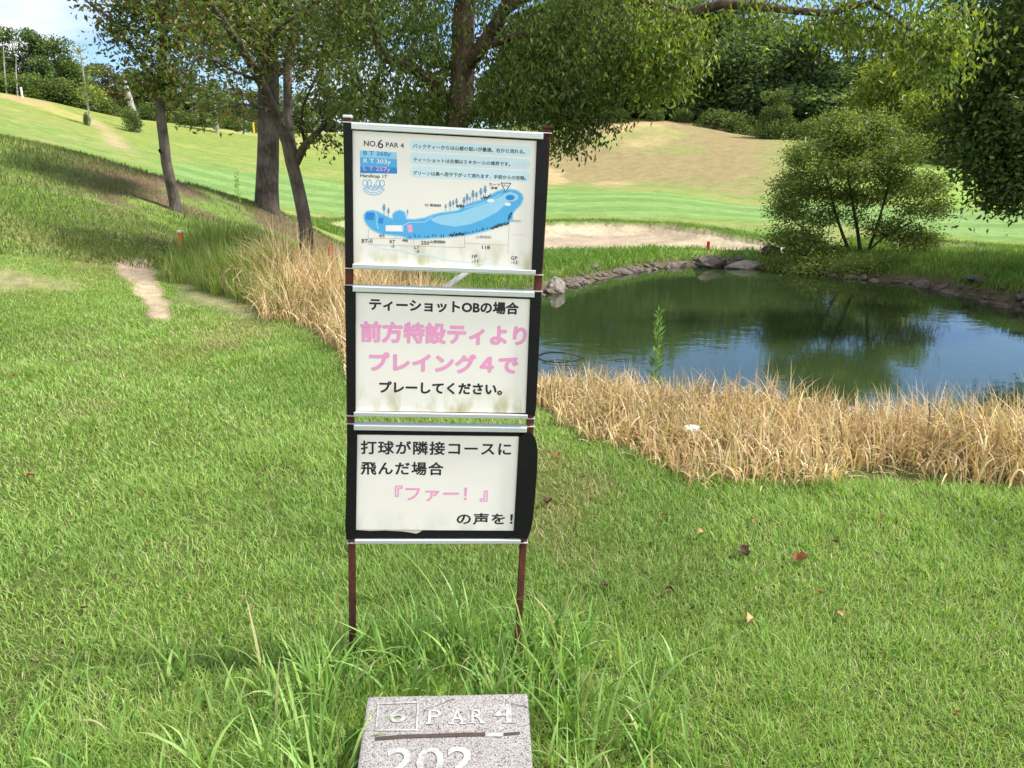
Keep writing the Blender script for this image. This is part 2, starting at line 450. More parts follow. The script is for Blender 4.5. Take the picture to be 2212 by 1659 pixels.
def ground_mat():
    m, n, l, b = mat('turf_and_earth')
    a = n.new('ShaderNodeAttribute'); a.attribute_name = 'Col'
    tc = n.new('ShaderNodeTexCoord')
    h = None
    prod = a.outputs['Color']
    for sc, amt in ((1.1, .35), (7, .5), (45, .55)):
        no = n.new('ShaderNodeTexNoise'); no.inputs['Scale'].default_value = sc; no.inputs['Detail'].default_value = 5; no.inputs['Roughness'].default_value = .65
        l.new(tc.outputs['Object'], no.inputs['Vector'])
        mr = n.new('ShaderNodeMapRange'); mr.inputs['From Min'].default_value = .3; mr.inputs['From Max'].default_value = .7
        mr.inputs['To Min'].default_value = 1 - amt / 2; mr.inputs['To Max'].default_value = 1 + amt / 2
        l.new(no.outputs['Fac'], mr.inputs['Value'])
        mx = n.new('ShaderNodeMix'); mx.data_type = 'RGBA'; mx.blend_type = 'MULTIPLY'; mx.inputs['Factor'].default_value = 1
        l.new(prod, mx.inputs['A']); l.new(mr.outputs['Result'], mx.inputs['B'])
        prod = mx.outputs['Result']
        h = no
    l.new(prod, b.inputs['Base Color'])
    b.inputs['Roughness'].default_value = .95; b.inputs['Specular IOR Level'].default_value = .1
    bp = n.new('ShaderNodeBump'); bp.inputs['Strength'].default_value = .5; bp.inputs['Distance'].default_value = .03
    l.new(h.outputs['Fac'], bp.inputs['Height']); l.new(bp.outputs['Normal'], b.inputs['Normal'])
    return m
M['ground'] = ground_mat()

def sub_sheet(name, sel):
    q = quads[sel]; used = np.unique(q)
    remap = np.full(NA * ND, -1, np.int64); remap[used] = np.arange(len(used))
    return struct(obj(name, np_mesh(name, V[used], [remap[q]], C.reshape(-1, 3)[used], True), M['ground']))
sub_sheet('ground', ~(qs | qf | qd))
sub_sheet('bunker_sand', qs)
sub_sheet('fairway', qf)
sub_sheet('dry_hillside', qd)
# cap of the sheet under the viewpoint
inner = V[idx[:, 0]]
bm = bmesh.new(); bm.faces.new([bm.verts.new(p) for p in inner[::-1]]); bmesh.ops.recalc_face_normals(bm, faces=bm.faces)
struct(obj('ground_underfoot', bm, plain('trodden_earth', (.10, .11, .04, 1), .95)))

# water
def water_mat():
    m, n, l, b = mat('pond_water')
    b.inputs['Base Color'].default_value = (.020, .034, .012, 1)
    b.inputs['Roughness'].default_value = .03
    b.inputs['IOR'].default_value = 1.52
    tc = n.new('ShaderNodeTexCoord')
    mp = n.new('ShaderNodeMapping'); mp.inputs['Scale'].default_value = (1.0, 1.6, 1); l.new(tc.outputs['Object'], mp.inputs['Vector'])
    no = n.new('ShaderNodeTexNoise'); no.inputs['Scale'].default_value = 2.3; no.inputs['Detail'].default_value = 3; l.new(mp.outputs['Vector'], no.inputs['Vector'])
    n2 = n.new('ShaderNodeTexNoise'); n2.inputs['Scale'].default_value = 9; n2.inputs['Detail'].default_value = 2; l.new(mp.outputs['Vector'], n2.inputs['Vector'])
    ad = n.new('ShaderNodeMath'); ad.operation = 'MULTIPLY_ADD'; ad.inputs[1].default_value = .25
    l.new(n2.outputs['Fac'], ad.inputs[0]); l.new(no.outputs['Fac'], ad.inputs[2])
    bp = n.new('ShaderNodeBump'); bp.inputs['Strength'].default_value = .06; bp.inputs['Distance'].default_value = .03
    l.new(ad.outputs[0], bp.inputs['Height']); l.new(bp.outputs['Normal'], b.inputs['Normal'])
    return m
bm = bmesh.new()
wp = np.array(POND); wc = wp.mean(0)
wv = [bm.verts.new((*(p + (p - wc) / np.linalg.norm(p - wc) * .9), WATER_Z)) for p in wp]
f = bm.faces.new(wv); bmesh.ops.triangulate(bm, faces=[f]); bmesh.ops.recalc_face_normals(bm, faces=bm.faces)
for f in bm.faces:
    if f.normal.z < 0: f.normal_flip()
struct(obj('pond_water', bm, water_mat()))

# ------------------------------------------------------------------ grass (blades as real geometry)
def blade_mesh(name, P, h, w, azm, a0, a1, col, levels=3, fold=None):
    """P [n,3] roots; h length, w width, azm lean heading, a0 start tilt, a1 extra tilt at the tip"""
    n = len(P)
    L = levels
    ts = np.linspace(0, 1, L)
    ang = a0[:, None] + a1[:, None] * ts[None, :] ** 1.4
    ds = h[:, None] / (L - 1)
    hor = np.zeros((n, L)); ver = np.zeros((n, L))
    mid = (ang[:, 1:] + ang[:, :-1]) / 2
    hor[:, 1:] = np.cumsum(np.sin(mid) * ds, 1); ver[:, 1:] = np.cumsum(np.cos(mid) * ds, 1)
    cx = P[:, 0, None] + np.sin(azm)[:, None] * hor; cy = P[:, 1, None] + np.cos(azm)[:, None] * hor; cz = P[:, 2, None] + ver
    face = azm + np.pi / 2 + np.random.default_rng(len(P)).normal(0, .7, n)
    wid = w[:, None] * .5 * (1 - ts[None, :] ** 1.8) * (.75 + .5 * np.minimum(1, ts * 3))[None, :]
    sx, sy = np.sin(face)[:, None] * wid, np.cos(face)[:, None] * wid
    Lf = np.stack([cx - sx, cy - sy, cz], -1)[:, :-1]; Rt = np.stack([cx + sx, cy + sy, cz], -1)[:, :-1]
    tip = np.stack([cx, cy, cz], -1)[:, -1:]
    per = 2 * (L - 1) + 1
    Vb = np.concatenate([np.stack([Lf, Rt], 2).reshape(n, -1, 3), tip], 1)
    base = (np.arange(n) * per)[:, None]
    qd_ = [np.stack([base[:, 0] + 2 * k, base[:, 0] + 2 * k + 1, base[:, 0] + 2 * k + 3, base[:, 0] + 2 * k + 2], 1) for k in range(L - 2)]
    tri = np.stack([base[:, 0] + 2 * (L - 2), base[:, 0] + 2 * (L - 2) + 1, base[:, 0] + per - 1], 1)
    polys = ([np.concatenate(qd_)] if qd_ else []) + [tri]
    return np_mesh(name, Vb.reshape(-1, 3), polys, np.repeat(col, per, 0))

def pick(rng, n, pal, wts):
    pal = np.array(pal); k = rng.choice(len(pal), n, p=np.array(wts) / sum(wts))
    return pal[k] * rng.uniform(.8, 1.2, (n, 1)) * rng.uniform(.94, 1.06, (n, 3))

def polar_points(rng, n, az0, az1, d0, d1, p):
    """points with areal density falling as D^-p"""
    e = 2 - p
    D = (rng.uniform(0, 1, n) * (d1 ** e - d0 ** e) + d0 ** e) ** (1 / e)
    a = np.radians(rng.uniform(az0, az1, n))
    return D * np.sin(a), D * np.cos(a), D

RIGHT_REEDS = [on_ground(px, py)[:2] for px, py in [(1120, 872), (1170, 898), (1300, 958), (1400, 1000), (1480, 1028), (1560, 1046), (1700, 1056), (1900, 1056), (2212, 1062), (2700, 1062)]]
RIGHT_REEDS += [(9, 5.9), (6, 5.6), (3.4, 5.7), (1.9, 6.2), (1.1, 7.0), (.4, 7.6)]
LEFT_REEDS = [on_ground(px, py)[:2] for px, py in [(500, 605), (540, 640), (605, 690), (680, 745), (745, 800), (850, 850), (960, 840)]]
LEFT_REEDS += [(-.3, 8.5), (-.9, 10.3), (-2.2, 11.0), (-3.2, 11.4)]
LEFT_GREEN = [on_ground(px, py)[:2] for px, py in [(372, 600), (450, 628), (545, 650), (620, 690), (660, 640), (640, 580), (560, 548), (470, 545), (400, 555)]]
SLAB = [(-.42, 1.28), (.07, 1.28), (.06, 1.86), (-.42, 1.86)]

def lawn():
    rng = np.random.default_rng(1)
    q0, q1, q2 = polar_points(rng, 800000, -44, 44, 1.15, 15.5, 1.25), polar_points(rng, 120000, 44, 80, 1.0, 12, 1.35), polar_points(rng, 120000, -80, -44, 1.0, 12, 1.35)
    x, y, D = (np.concatenate(t) for t in zip(q0, q1, q2))
    z, s, b = height(x, y, True)
    rr = sdf(RIGHT_REEDS, x, y); lr = sdf(LEFT_REEDS, x, y)
    bx = np.zeros_like(x)
    for pts, sft in (([(244, 560), (322, 562), (342, 605), (360, 655), (366, 695), (338, 692), (298, 642), (266, 600)], .08),
                     ([(-30, 590), (60, 598), (150, 608), (150, 622), (0, 625)], .3),
                     ([(395, 610), (450, 625), (560, 680), (560, 705), (480, 672), (400, 645)], .3)):
        bx = np.maximum(bx, smooth(sft, -sft, sdf([on_ground(a, c)[:2] for a, c in pts], x, y) + (fbm(x * 3, y * 3, 5) - .5) * .35))
    keep = (s > .9) & (rr > -.05) & (lr > -.1) & (sdf(SLAB, x, y) > .0) & (rng.uniform(0, 1, len(x)) > bx * .93)
    thin = fbm(x * 1.6, y * 1.6, 31)
    near_bare = bx > .03
    keep &= rng.uniform(0, 1, len(x)) < .62 + .6 * smooth(.3, .55, thin)
    x, y, z, D, thin, bx = x[keep], y[keep], z[keep], D[keep], thin[keep], bx[keep]
    n = len(x)
    k = (np.maximum(D, 2.2) / 2.2)
    h = rng.uniform(.028, .062, n) * (.7 + .6 * fbm(x * .9, y * .9, 41)) * (1 - .55 * np.minimum(1, bx * 3))
    tuft = smooth(.56, .72, fbm(x * 2.2 + 9, y * 2.2, 43)) * (D < 9)
    h *= 1 + .7 * tuft
    w = rng.uniform(.002, .0040, n) * k ** .72
    flow = fbm(x * .8, y * .8, 51) * 12
    azm = np.where(rng.uniform(0, 1, n) < .25, flow + rng.normal(0, .9, n), rng.uniform(0, 2 * np.pi, n))
    a0 = rng.uniform(.02, .85, n); a1 = rng.uniform(.1, 1.3, n)
    col = pick(rng, n, [(.225, .37, .075), (.16, .29, .055), (.295, .445, .10), (.36, .465, .15), (.47, .44, .24)], [32, 26, 24, 10, 8])
    dryp = smooth(.55, .75, fbm(x * .55 + 4, y * .55, 61))
    col = col * (1 - .5 * dryp[:, None]) + np.array((.30, .29, .11)) * .5 * dryp[:, None]
    lush = smooth(.52, .7, fbm(x * .7, y * .7 + 8, 63))
    col = col * (1 - .35 * lush[:, None]) + np.array((.085, .19, .028)) * .35 * lush[:, None]
    straw = (rng.uniform(0, 1, n) < .5 * dryp * (thin < .5))
    col[straw] = np.array((.42, .36, .19)) * rng.uniform(.75, 1.15, (straw.sum(), 1))
    me = blade_mesh('lawn_grass', np.stack([x, y, z - .004], 1), h, w, azm, a0, a1, col, 3)
    stuff(obj('lawn_grass', me, M['blade']), 'short mown green lawn grass round the signboard', 'grass')
lawn()

def rough_grass():
    rng = np.random.default_rng(2)
    Ps, hs, ws, cs = [], [], [], []
    # mound behind the lawn
    x, y, D = polar_points(rng, 75000, -44, -11, 12.2, 23, .4)
    z, s, b = height(x, y, True)
    az = np.degrees(np.arctan2(x, y))
    lit = smooth(12.8, 14.6, D) * smooth(azi(60), azi(240), az)
    pr = fbm(x * .6, y * .6, 77)
    keep = (s > 1) & (rng.uniform(0, 1, len(x)) < 1 - .88 * lit * smooth(.30, .52, pr))
    x, y, z, lit = x[keep], y[keep], z[keep], lit[keep]; n = len(x)
    c = pick(rng, n, [(.125, .205, .04), (.095, .155, .032), (.175, .225, .055), (.20, .165, .085), (.14, .10, .055)], [32, 28, 17, 12, 11])
    Ps.append(np.stack([x, y, z - .01], 1)); hs.append(rng.uniform(.05, .14, n)); ws.append(rng.uniform(.007, .015, n)); cs.append(c)
    # banks of the pond and the lip of the bunker
    x, y, D = polar_points(rng, 210000, -16, 42, 14.5, 34, .5)
    z, s, b = height(x, y, True)
    lip = (b > .0) & (b < 1.3) & (s > .8)
    keep = (((s > .3) & (s < 3.2) & (b > .15)) | lip) & (D > 14.5)
    x, y, z, s, b = x[keep], y[keep], z[keep], s[keep], b[keep]; n = len(x)
    c = pick(rng, n, [(.13, .25, .04), (.09, .18, .03), (.18, .30, .05), (.27, .26, .10)], [38, 28, 26, 8])
    Ps.append(np.stack([x, y, z - .01], 1)); hs.append(rng.uniform(.10, .30, n) * np.where(b < 1.0, .6, 1)); ws.append(rng.uniform(.012, .025, n)); cs.append(c)
    P = np.concatenate(Ps); h = np.concatenate(hs); w = np.concatenate(ws); c = np.concatenate(cs); n = len(P)
    me = blade_mesh('rough_grass', P, h, w, rng.uniform(0, 6.28, n), rng.uniform(0, .4, n), rng.uniform(.2, 1.1, n), c, 3)
    stuff(obj('rough_grass', me, M['blade']), 'longer rough grass on the mound and the pond banks', 'grass')
rough_grass()

def reeds():
    rng = np.random.default_rng(3)
    P, h, w, a0, a1, c = [], [], [], [], [], []
    def fill(poly, n, hr, wr, pal, wts, pad=.0, tall=None):
        poly = np.array(poly); lo, hi = poly.min(0), poly.max(0)
        x = rng.uniform(lo[0], hi[0], n); y = rng.uniform(lo[1], hi[1], n)
        s_ = sdf(poly, x, y) + (fbm(x * 1.5, y * 1.5, 83) - .5) * .8
        k = s_ < pad
        x, y, s_ = x[k], y[k], s_[k]
        z, ps, b = height(x, y, True); k = ps > -.5
        x, y, z, s_ = x[k], y[k], z[k], s_[k]; m = len(x)
        hh = rng.uniform(hr[0], hr[1], m) * (.55 + .45 * smooth(0, -.45, s_)) * (.55 + .9 * fbm(x * 1.4, y * 1.4, 85)) * np.where(y < 8, .62 + .38 * smooth(.9, 2.6, x), 1)
        P.append(np.stack([x, y, z], 1)); h.append(hh); w.append(rng.uniform(*wr, m))
        a0.append(np.abs(rng.normal(0, .16, m))); a1.append(np.abs(rng.normal(.5, .75, m)))
        c.append(pick(rng, m, pal, wts) * (.72 + .56 * fbm(x * 3.2, y * 3.2, 87))[:, None])
    STRAW = [(.56, .42, .24), (.44, .315, .17), (.68, .555, .355), (.29, .19, .10), (.27, .30, .10)]
    fill(RIGHT_REEDS, 62000, (.32, .56), (.005, .011), STRAW, [34, 25, 22, 11, 8])
    fill(LEFT_REEDS, 16000, (.60, .95), (.007, .013), STRAW, [36, 26, 22, 8, 8])
    n = sum(len(q) for q in P)
    P_, h_, w_, a0_, a1_, c_ = (np.concatenate(q) for q in (P, h, w, a0, a1, c))
    # some blades are bent right over and some lie flat as a fringe at the foot
    k = rng.uniform(0, 1, n) < .52; a1_[k] += rng.uniform(.9, 2.0, k.sum())
    k = rng.uniform(0, 1, n) < .12; a0_[k] += rng.uniform(.7, 1.2, k.sum())
    me = blade_mesh('dry_reeds', P_, h_, w_, rng.uniform(0, 6.28, n), a0_, a1_, c_, 7)
    stuff(obj('dry_reeds', me, M['straw']), 'golden dried reeds standing along the pond edge', 'reeds')
    # green reeds between lawn and trees, and at the water side
    P, h, w, a0, a1, c = [], [], [], [], [], []
    GREEN = [(.19, .29, .06), (.13, .22, .04), (.26, .33, .09), (.38, .36, .16)]
    fill(LEFT_GREEN, 18000, (.40, .75), (.006, .011), GREEN, [36, 26, 24, 14])
    fill([(.0, 7.3), (1.1, 6.9), (2.0, 6.25), (3.4, 5.75), (6, 5.65), (9.5, 5.9), (9.5, 5.3), (6, 5.0), (3.3, 5.0), (1.7, 5.6), (.7, 6.3)], 7000, (.45, .85), (.005, .009), GREEN, [34, 30, 20, 16], .05)
    fill([(.15, 7.2), (-.4, 8.6), (-.9, 10.2), (-1.0, 12), (-.9, 14), (-.2, 16.4), (.2, 16.2), (-.1, 14), (-.25, 12), (-.1, 10.2), (.3, 8.6), (.7, 7.3)], 7000, (.35, .75), (.007, .012), GREEN, [34, 36, 20, 6], .1)
    P_, h_, w_, a0_, a1_, c_ = (np.concatenate(q) for q in (P, h, w, a0, a1, c)); n = len(P_)
    me = blade_mesh('green_reeds', P_, h_, w_, rng.uniform(0, 6.28, n), a0_, a1_, c_, 6)
    stuff(obj('green_reeds', me, M['blade']), 'green reeds and long grass beside the dried reeds', 'reeds')
reeds()

def tall_grass():
    """long unmown blades round the sign posts and the marker stone, growing in loose clumps"""
    rng = np.random.default_rng(4)
    cl = []
    for _ in range(210):
        u = rng.uniform(0, 1)
        if u < .45: cx, cy = rng.uniform(-.62, .24), rng.uniform(1.88, 2.32)
        elif u < .70: cx, cy = rng.uniform(-.86, -.43), rng.uniform(1.3, 2.1)
        elif u < .86: cx, cy = rng.uniform(.08, .42), rng.uniform(1.3, 2.1)
        else: cx, cy = rng.uniform(-1.05, .6), rng.uniform(1.4, 2.4)
        cl.append((cx, cy))
    for _ in range(46):
        cl.append((rng.uniform(-1.75, -.6), rng.uniform(1.25, 2.3)) if rng.uniform(0, 1) < .7 else (rng.uniform(.3, 1.3), rng.uniform(1.25, 2.0)))
    cl = np.array(cl); m = 8
    P = np.repeat(cl, m, 0) + rng.normal(0, .022, (len(cl) * m, 2))
    k = sdf(SLAB, P[:, 0], P[:, 1]) > .012; P = P[k]; n = len(P)
    clh = np.repeat(rng.uniform(.5, 1.15, len(cl)) * np.where(np.arange(len(cl)) >= 210, .5, 1), m)[k]
    h = rng.uniform(.12, .34, n) * clh
    w = rng.uniform(.004, .0115, n)
    azm = np.repeat(rng.uniform(0, 6.28, len(cl)), m)[k] + rng.normal(0, 1.3, n)
    a0 = np.abs(rng.normal(.12, .2, n)); a1 = np.abs(rng.normal(.9, .65, n))
    col = pick(rng, n, [(.21, .36, .085), (.14, .27, .055), (.28, .42, .12), (.40, .38, .19)], [40, 26, 28, 6])
    me = blade_mesh('tall_grass', np.stack([P[:, 0], P[:, 1], np.full(n, -.003)], 1), h, w, azm, a0, a1, col, 8)
    stuff(obj('tall_grass', me, M['blade']), 'long unmown grass blades round the sign posts and stone', 'grass')
tall_grass()

# ------------------------------------------------------------------ trees
def tube_chain(pts, rads, sides, seed=0, rough_=.0):
    pts = np.asarray(pts, float); n = len(pts)
    t = np.gradient(pts, axis=0); t /= (np.linalg.norm(t, axis=1, keepdims=True) + 1e-9)
    up = np.array([1.0, .2, .1]); 
    if abs(t[0] @ up) > .9 * np.linalg.norm(up): up = np.array([.1, 1, .2])
    a = np.cross(t[0], up); a /= np.linalg.norm(a)
    Vv = []
    th = np.linspace(0, 2 * np.pi, sides, endpoint=False)
    for i in range(n):
        a = a - t[i] * (a @ t[i]); a /= (np.linalg.norm(a) + 1e-9); b = np.cross(t[i], a)
        r = rads[i]
        rr = r * (1 + rough_ * np.sin(th * 3 + seed + i * .35) + rough_ * .6 * np.sin(th * 5 + i * .8 + seed))
        Vv.append(pts[i] + np.outer(np.cos(th) * rr, a) + np.outer(np.sin(th) * rr, b))
    Vv = np.concatenate(Vv)
    i0 = np.arange(n - 1)[:, None] * sides; j = np.arange(sides)[None, :]; j2 = (j + 1) % sides
    Q = np.stack([i0 + j, i0 + j2, i0 + sides + j2, i0 + sides + j], -1).reshape(-1, 4)
    return Vv, Q

def catmull(P, step):
    P = np.asarray(P, float)
    if len(P) < 3:
        n = max(2, int(np.linalg.norm(P[-1, :3] - P[0, :3]) / step) + 1)
        return P[0] + (P[-1] - P[0]) * np.linspace(0, 1, n)[:, None]
    E = np.concatenate([[2 * P[0] - P[1]], P, [2 * P[-1] - P[-2]]])
    out = []
    for i in range(1, len(E) - 2):
        n = max(1, int(np.linalg.norm(E[i + 1, :3] - E[i, :3]) / step))
        for t in np.linspace(0, 1, n, endpoint=False):
            a, b, c, d = E[i - 1], E[i], E[i + 1], E[i + 2]
            out.append(.5 * ((2 * b) + (c - a) * t + (2 * a - 5 * b + 4 * c - d) * t * t + (3 * b - a - 3 * c + d) * t ** 3))
    out.append(P[-1]); return np.array(out)

def grow(limbs, blobs, seed, step=.3, jit=.06, r0=.006, arch=.12):
    """limbs: polylines of (x,y,z,r), the first is the trunk; blobs: (centre, radii, count) regions the crown fills. Returns skeleton."""
    rng = np.random.default_rng(seed)
    N, par, R, fixed = [], [], [], []
    for li, lb in enumerate(limbs):
        c = catmull(lb, step)
        prev = -1
        if li:
            d = np.linalg.norm(np.array(N) - c[0, :3], axis=1); prev = int(d.argmin())
        for q in c:
            wob = rng.normal(0, 1, 3) * q[3] * .10
            N.append(q[:3] + wob); par.append(prev); R.append(q[3]); fixed.append(True); prev = len(N) - 1
    pts = []
    for cen, rad, cnt in blobs:
        v = rng.normal(0, 1, (cnt, 3)); v /= np.linalg.norm(v, axis=1, keepdims=True)
        v *= rng.uniform(0, 1, (cnt, 1)) ** (1 / 2.6)
        rad = np.array(rad if hasattr(rad, '__len__') else (rad, rad, rad * .8))
        pts.append(np.array(cen) + v * rad)
    pts = np.concatenate(pts) if pts else np.zeros((0, 3))
    cap = len(N) + len(pts) * 14 + 10
    buf = np.zeros((cap, 3)); buf[:len(N)] = N; cnt = len(N)
    if len(pts):
        d0 = np.array([np.min(np.sum((buf[:cnt] - p) ** 2, 1)) for p in pts])
        for p in pts[np.argsort(d0)]:
            d2 = np.sum((buf[:cnt] - p) ** 2, 1)
            # growing back down the branch is unlikely: prefer parents that are not above the point
            d2 = d2 * (1 + .5 * (buf[:cnt, 2] > p[2] + .3))
            i = int(d2.argmin()); a = buf[i].copy(); dist = np.linalg.norm(p - a)
            if dist < .04: continue
            k = min(12, max(1, int(round(dist / step))))
            prev = i
            for q in range(1, k + 1):
                t = q / k
                pos = a + (p - a) * t; pos[2] += math.sin(math.pi * t) * dist * arch
                if q < k: pos = pos + rng.normal(0, jit, 3)
                buf[cnt] = pos; N.append(pos); par.append(prev); R.append(0); fixed.append(False); prev = cnt; cnt += 1
    par = np.array(par); n = len(par)
    cntc = np.zeros(n); kids = [[] for _ in range(n)]
    for i in range(n):
        if par[i] >= 0: kids[par[i]].append(i)
    for i in range(n - 1, -1, -1):
        if not kids[i]: cntc[i] = 1
        if par[i] >= 0: cntc[par[i]] += cntc[i]
    R = np.array(R)
    for i in range(n):
        if not fixed[i]:
            R[i] = min(r0 * cntc[i] ** .45, R[par[i]] * .85)
    return np.array(N), par, R, cntc, kids, np.array(fixed)

def skeleton_mesh(name, sk, rmin=0.0, seed=0, rough_=.05):
    N, par, R, cn, kids, fixed = sk
    Vs, Qs, off = [], [], 0
    starts = [(i, None) for i in range(len(N)) if par[i] < 0]
    while starts:
        i, p = starts.pop()
        chain = ([p] if p is not None else []) + [i]
        cur = i
        while kids[cur]:
            ks = sorted(kids[cur], key=lambda q: -R[q] - (1 if fixed[q] and R[q] > .9 * R[cur] else 0))
            for q in ks[1:]: starts.append((q, cur))
            cur = ks[0]; chain.append(cur)
        rr = R[chain].copy()
        if p is not None: rr[0] = min(rr[0], rr[1] * 1.15)
        if rr.max() < rmin or len(chain) < 2: continue
        rr = np.maximum(rr, .003)
        sides = 14 if rr.max() > .1 else 8 if rr.max() > .04 else 5 if rr.max() > .015 else 3
        v, q = tube_chain(N[chain], rr, sides, seed + i, rough_ if sides > 6 else 0)
        Vs.append(v); Qs.append(q + off); off += len(v)
    return np_mesh(name, np.concatenate(Vs), [np.concatenate(Qs)], None, True)

def leaf_mesh(name, cen, direc, length, width, col, rng, fold=.25):
    """rhombic leaves with a folded midrib: cen = leaf base, direc = pointing direction"""
    n = len(cen)
    d = direc / (np.linalg.norm(direc, axis=1, keepdims=True) + 1e-9)
    r = rng.normal(0, 1, (n, 3)); s = np.cross(d, r); s /= (np.linalg.norm(s, axis=1, keepdims=True) + 1e-9)
    nn = np.cross(s, d)
    L, W = length[:, None], width[:, None]
    m = cen + d * L * .45
    tip = cen + d * L + nn * L * rng.uniform(-.15, .05, (n, 1))
    lft = m + s * W * .5 + nn * W * fold; rgt = m - s * W * .5 + nn * W * fold
    V_ = np.stack([cen, rgt, tip, lft], 1).reshape(-1, 3)
    b = np.arange(n) * 4
    T = np.concatenate([np.stack([b, b + 1, b + 2], 1), np.stack([b, b + 2, b + 3], 1)])
    return np_mesh(name, V_, [T], np.repeat(col, 4, 0))

def leaves_on(name, sk, seed, per, length, ratio, pal, wts, spread=.16, droop=.5, maxcount=2, tint=None, frac=1.0):
    N, par, R, cn, kids, fixed = sk
    rng = np.random.default_rng(seed)
    ids = np.nonzero((cn <= maxcount) & (~fixed))[0]
    if frac < 1: ids = ids[rng.uniform(0, 1, len(ids)) < frac]
    k = rng.poisson(per, len(ids)); src = np.repeat(ids, k); n = len(src)
    a = N[src]; b = N[np.maximum(par[src], 0)]
    base = a + (b - a) * rng.uniform(0, .9, (n, 1)) + rng.normal(0, spread, (n, 3)) * np.array((1, 1, .8))
    out = rng.normal(0, 1, (n, 3)); out[:, 2] = out[:, 2] * .5 - droop * 1.5
    lg = length * rng.uniform(.6, 1.25, n)
    col = pick(rng, n, pal, wts)
    clus = np.repeat(rng.uniform(.8, 1.22, len(ids)), k)[:, None]
    col = col * clus
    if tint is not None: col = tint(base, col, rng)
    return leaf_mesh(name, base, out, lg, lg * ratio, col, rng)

def P4(px, py, D, r):
    return np.append(at(px, py, D), r)

def build_tree(name, label, cat, limbs, blobs, seed, barkm, leafargs, step=.3, r0=.006, group=None, sink=.15, arch=.12, jit=.06):
    base = np.array(limbs[0][0][:3]); base[2] = hz(base[0], base[1])
    limbs = [[np.array(q, float) for q in lb] for lb in limbs]
    limbs[0][0][2] = base[2] - sink
    off = base.copy()
    for lb in limbs:
        for q in lb: q[:3] -= off
    blobs = [(np.array(c) - off, r, n) for c, r, n in blobs]
    sk = grow(limbs, blobs, seed, step, jit, r0, arch)
    t = thing(name, label, cat, tuple(base), 0, group)
    obj('trunk', skeleton_mesh('trunk', sk, 0, seed), barkm, t)
    if leafargs:
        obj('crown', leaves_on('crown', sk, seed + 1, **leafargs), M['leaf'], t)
    return t

OLIVE = [(.085, .125, .022), (.055, .095, .018), (.13, .17, .03), (.18, .20, .04), (.20, .11, .04)]
DEEP = [(.074, .125, .027), (.052, .094, .021), (.108, .165, .033), (.145, .195, .038), (.185, .22, .046)]

# the spreading tree directly behind the sign, with the long limb over the pond
D4 = 11.8
build_tree('evergreen_tree', 'large spreading tree with brown trunk and drooping crown rising behind the signboard', 'tree',
    [[P4(880, 650, D4, .21), P4(893, 600, D4, .19), P4(930, 440, D4, .175), P4(985, 270, D4, .17), P4(1000, 150, D4, .165), P4(1005, 0, D4, .15), P4(1010, -160, D4, .12), P4(1000, -330, D4, .07)],
     [P4(1000, 150, D4, .11), P4(1045, 90, D4 - .2, .10), P4(1085, 30, D4 - .4, .09), P4(1120, -60, D4 - .6, .07), P4(1180, -200, D4 - .8, .04)],
     [P4(990, 240, D4, .08), P4(900, 150, D4 - .2, .075), P4(830, 125, D4 - .4, .07), P4(800, 50, D4 - .5, .06), P4(795, -60, D4 - .6, .045), P4(760, -200, D4, .03)],
     [P4(1090, 20, D4 - .4, .085), P4(1250, -70, D4 - .9, .08), P4(1400, 5, D4 - 1.3, .07), P4(1490, 30, D4 - 1.5, .06), P4(1560, 8, D4 - 1.6, .055), P4(1660, 18, D4 - 1.7, .045), P4(1790, 28, D4 - 1.9, .035), P4(1880, 5, D4 - 2, .025), P4(1960, 60, D4 - 2.1, .015)],
     [P4(985, 260, D4, .06), P4(1100, 220, D4 - .4, .05), P4(1200, 235, D4 - .7, .035), P4(1290, 290, D4 - .9, .02)],
     [P4(1000, 120, D4, .06), P4(1150, 70, D4 - .6, .05), P4(1300, 90, D4 - 1, .035), P4(1420, 170, D4 - 1.1, .02)]],
    [(at(850, 40, 11.6), 1.0, 46), (at(790, 190, 11), (.6, .6, .55), 26), (at(910, 80, 12.6), 1.0, 40), (at(870, 225, 11.6), (.8, .7, .3), 24), (at(1090, 60, 12.3), (.9, .8, .8), 30), (at(1100, 170, 11.3), (.45, .5, .3), 14),
     (at(1170, 150, 10.8), (1.0, .9, .9), 60), (at(1310, 90, 10.5), (1.1, .9, .75), 62), (at(1410, 140, 10.6), (.6, .6, .5), 34), (at(1190, 225, 11), (.6, .7, .3), 28),
     (at(1230, 285, 10.9), (.24, .3, .28), 16), (at(1290, 240, 10.9), (.28, .3, .18), 10), (at(1080, 230, 12), (.8, .7, .3), 30), (at(1430, 60, 10.2), (.5, .6, .5), 24), (at(1460, 170, 10.6), (.25, .3, .3), 10),
     (at(1330, -120, 10.6), 1.5, 50), (at(1000, -170, 11.3), 1.8, 60), (at(760, -80, 11.2), 1.3, 34), (at(1000, -10, 12.6), (1.6, .8, 1.0), 40), (at(1250, 20, 12.4), (1.4, .8, 1.0), 40),
     (at(1610, 30, 10.1), (.5, .4, .22), 4), (at(1720, 60, 10), (.5, .4, .25), 6), (at(1800, 55, 9.9), (.35, .4, .22), 4), (at(1880, 70, 9.8), (.35, .4, .28), 6),
     (at(1975, 95, 9.8), (.34, .5, .38), 18), (at(2035, 120, 9.8), (.28, .4, .42), 20), (at(1900, -50, 9.9), (.8, .6, .3), 10)],
    41, M['bark_brown'],
    dict(per=72, length=.085, ratio=.38, pal=DEEP, wts=[30, 22, 22, 16, 10], spread=.16, droop=.9, maxcount=4,
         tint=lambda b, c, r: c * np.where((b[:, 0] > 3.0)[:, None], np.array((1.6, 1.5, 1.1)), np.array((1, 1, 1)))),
    step=.28, r0=.005)

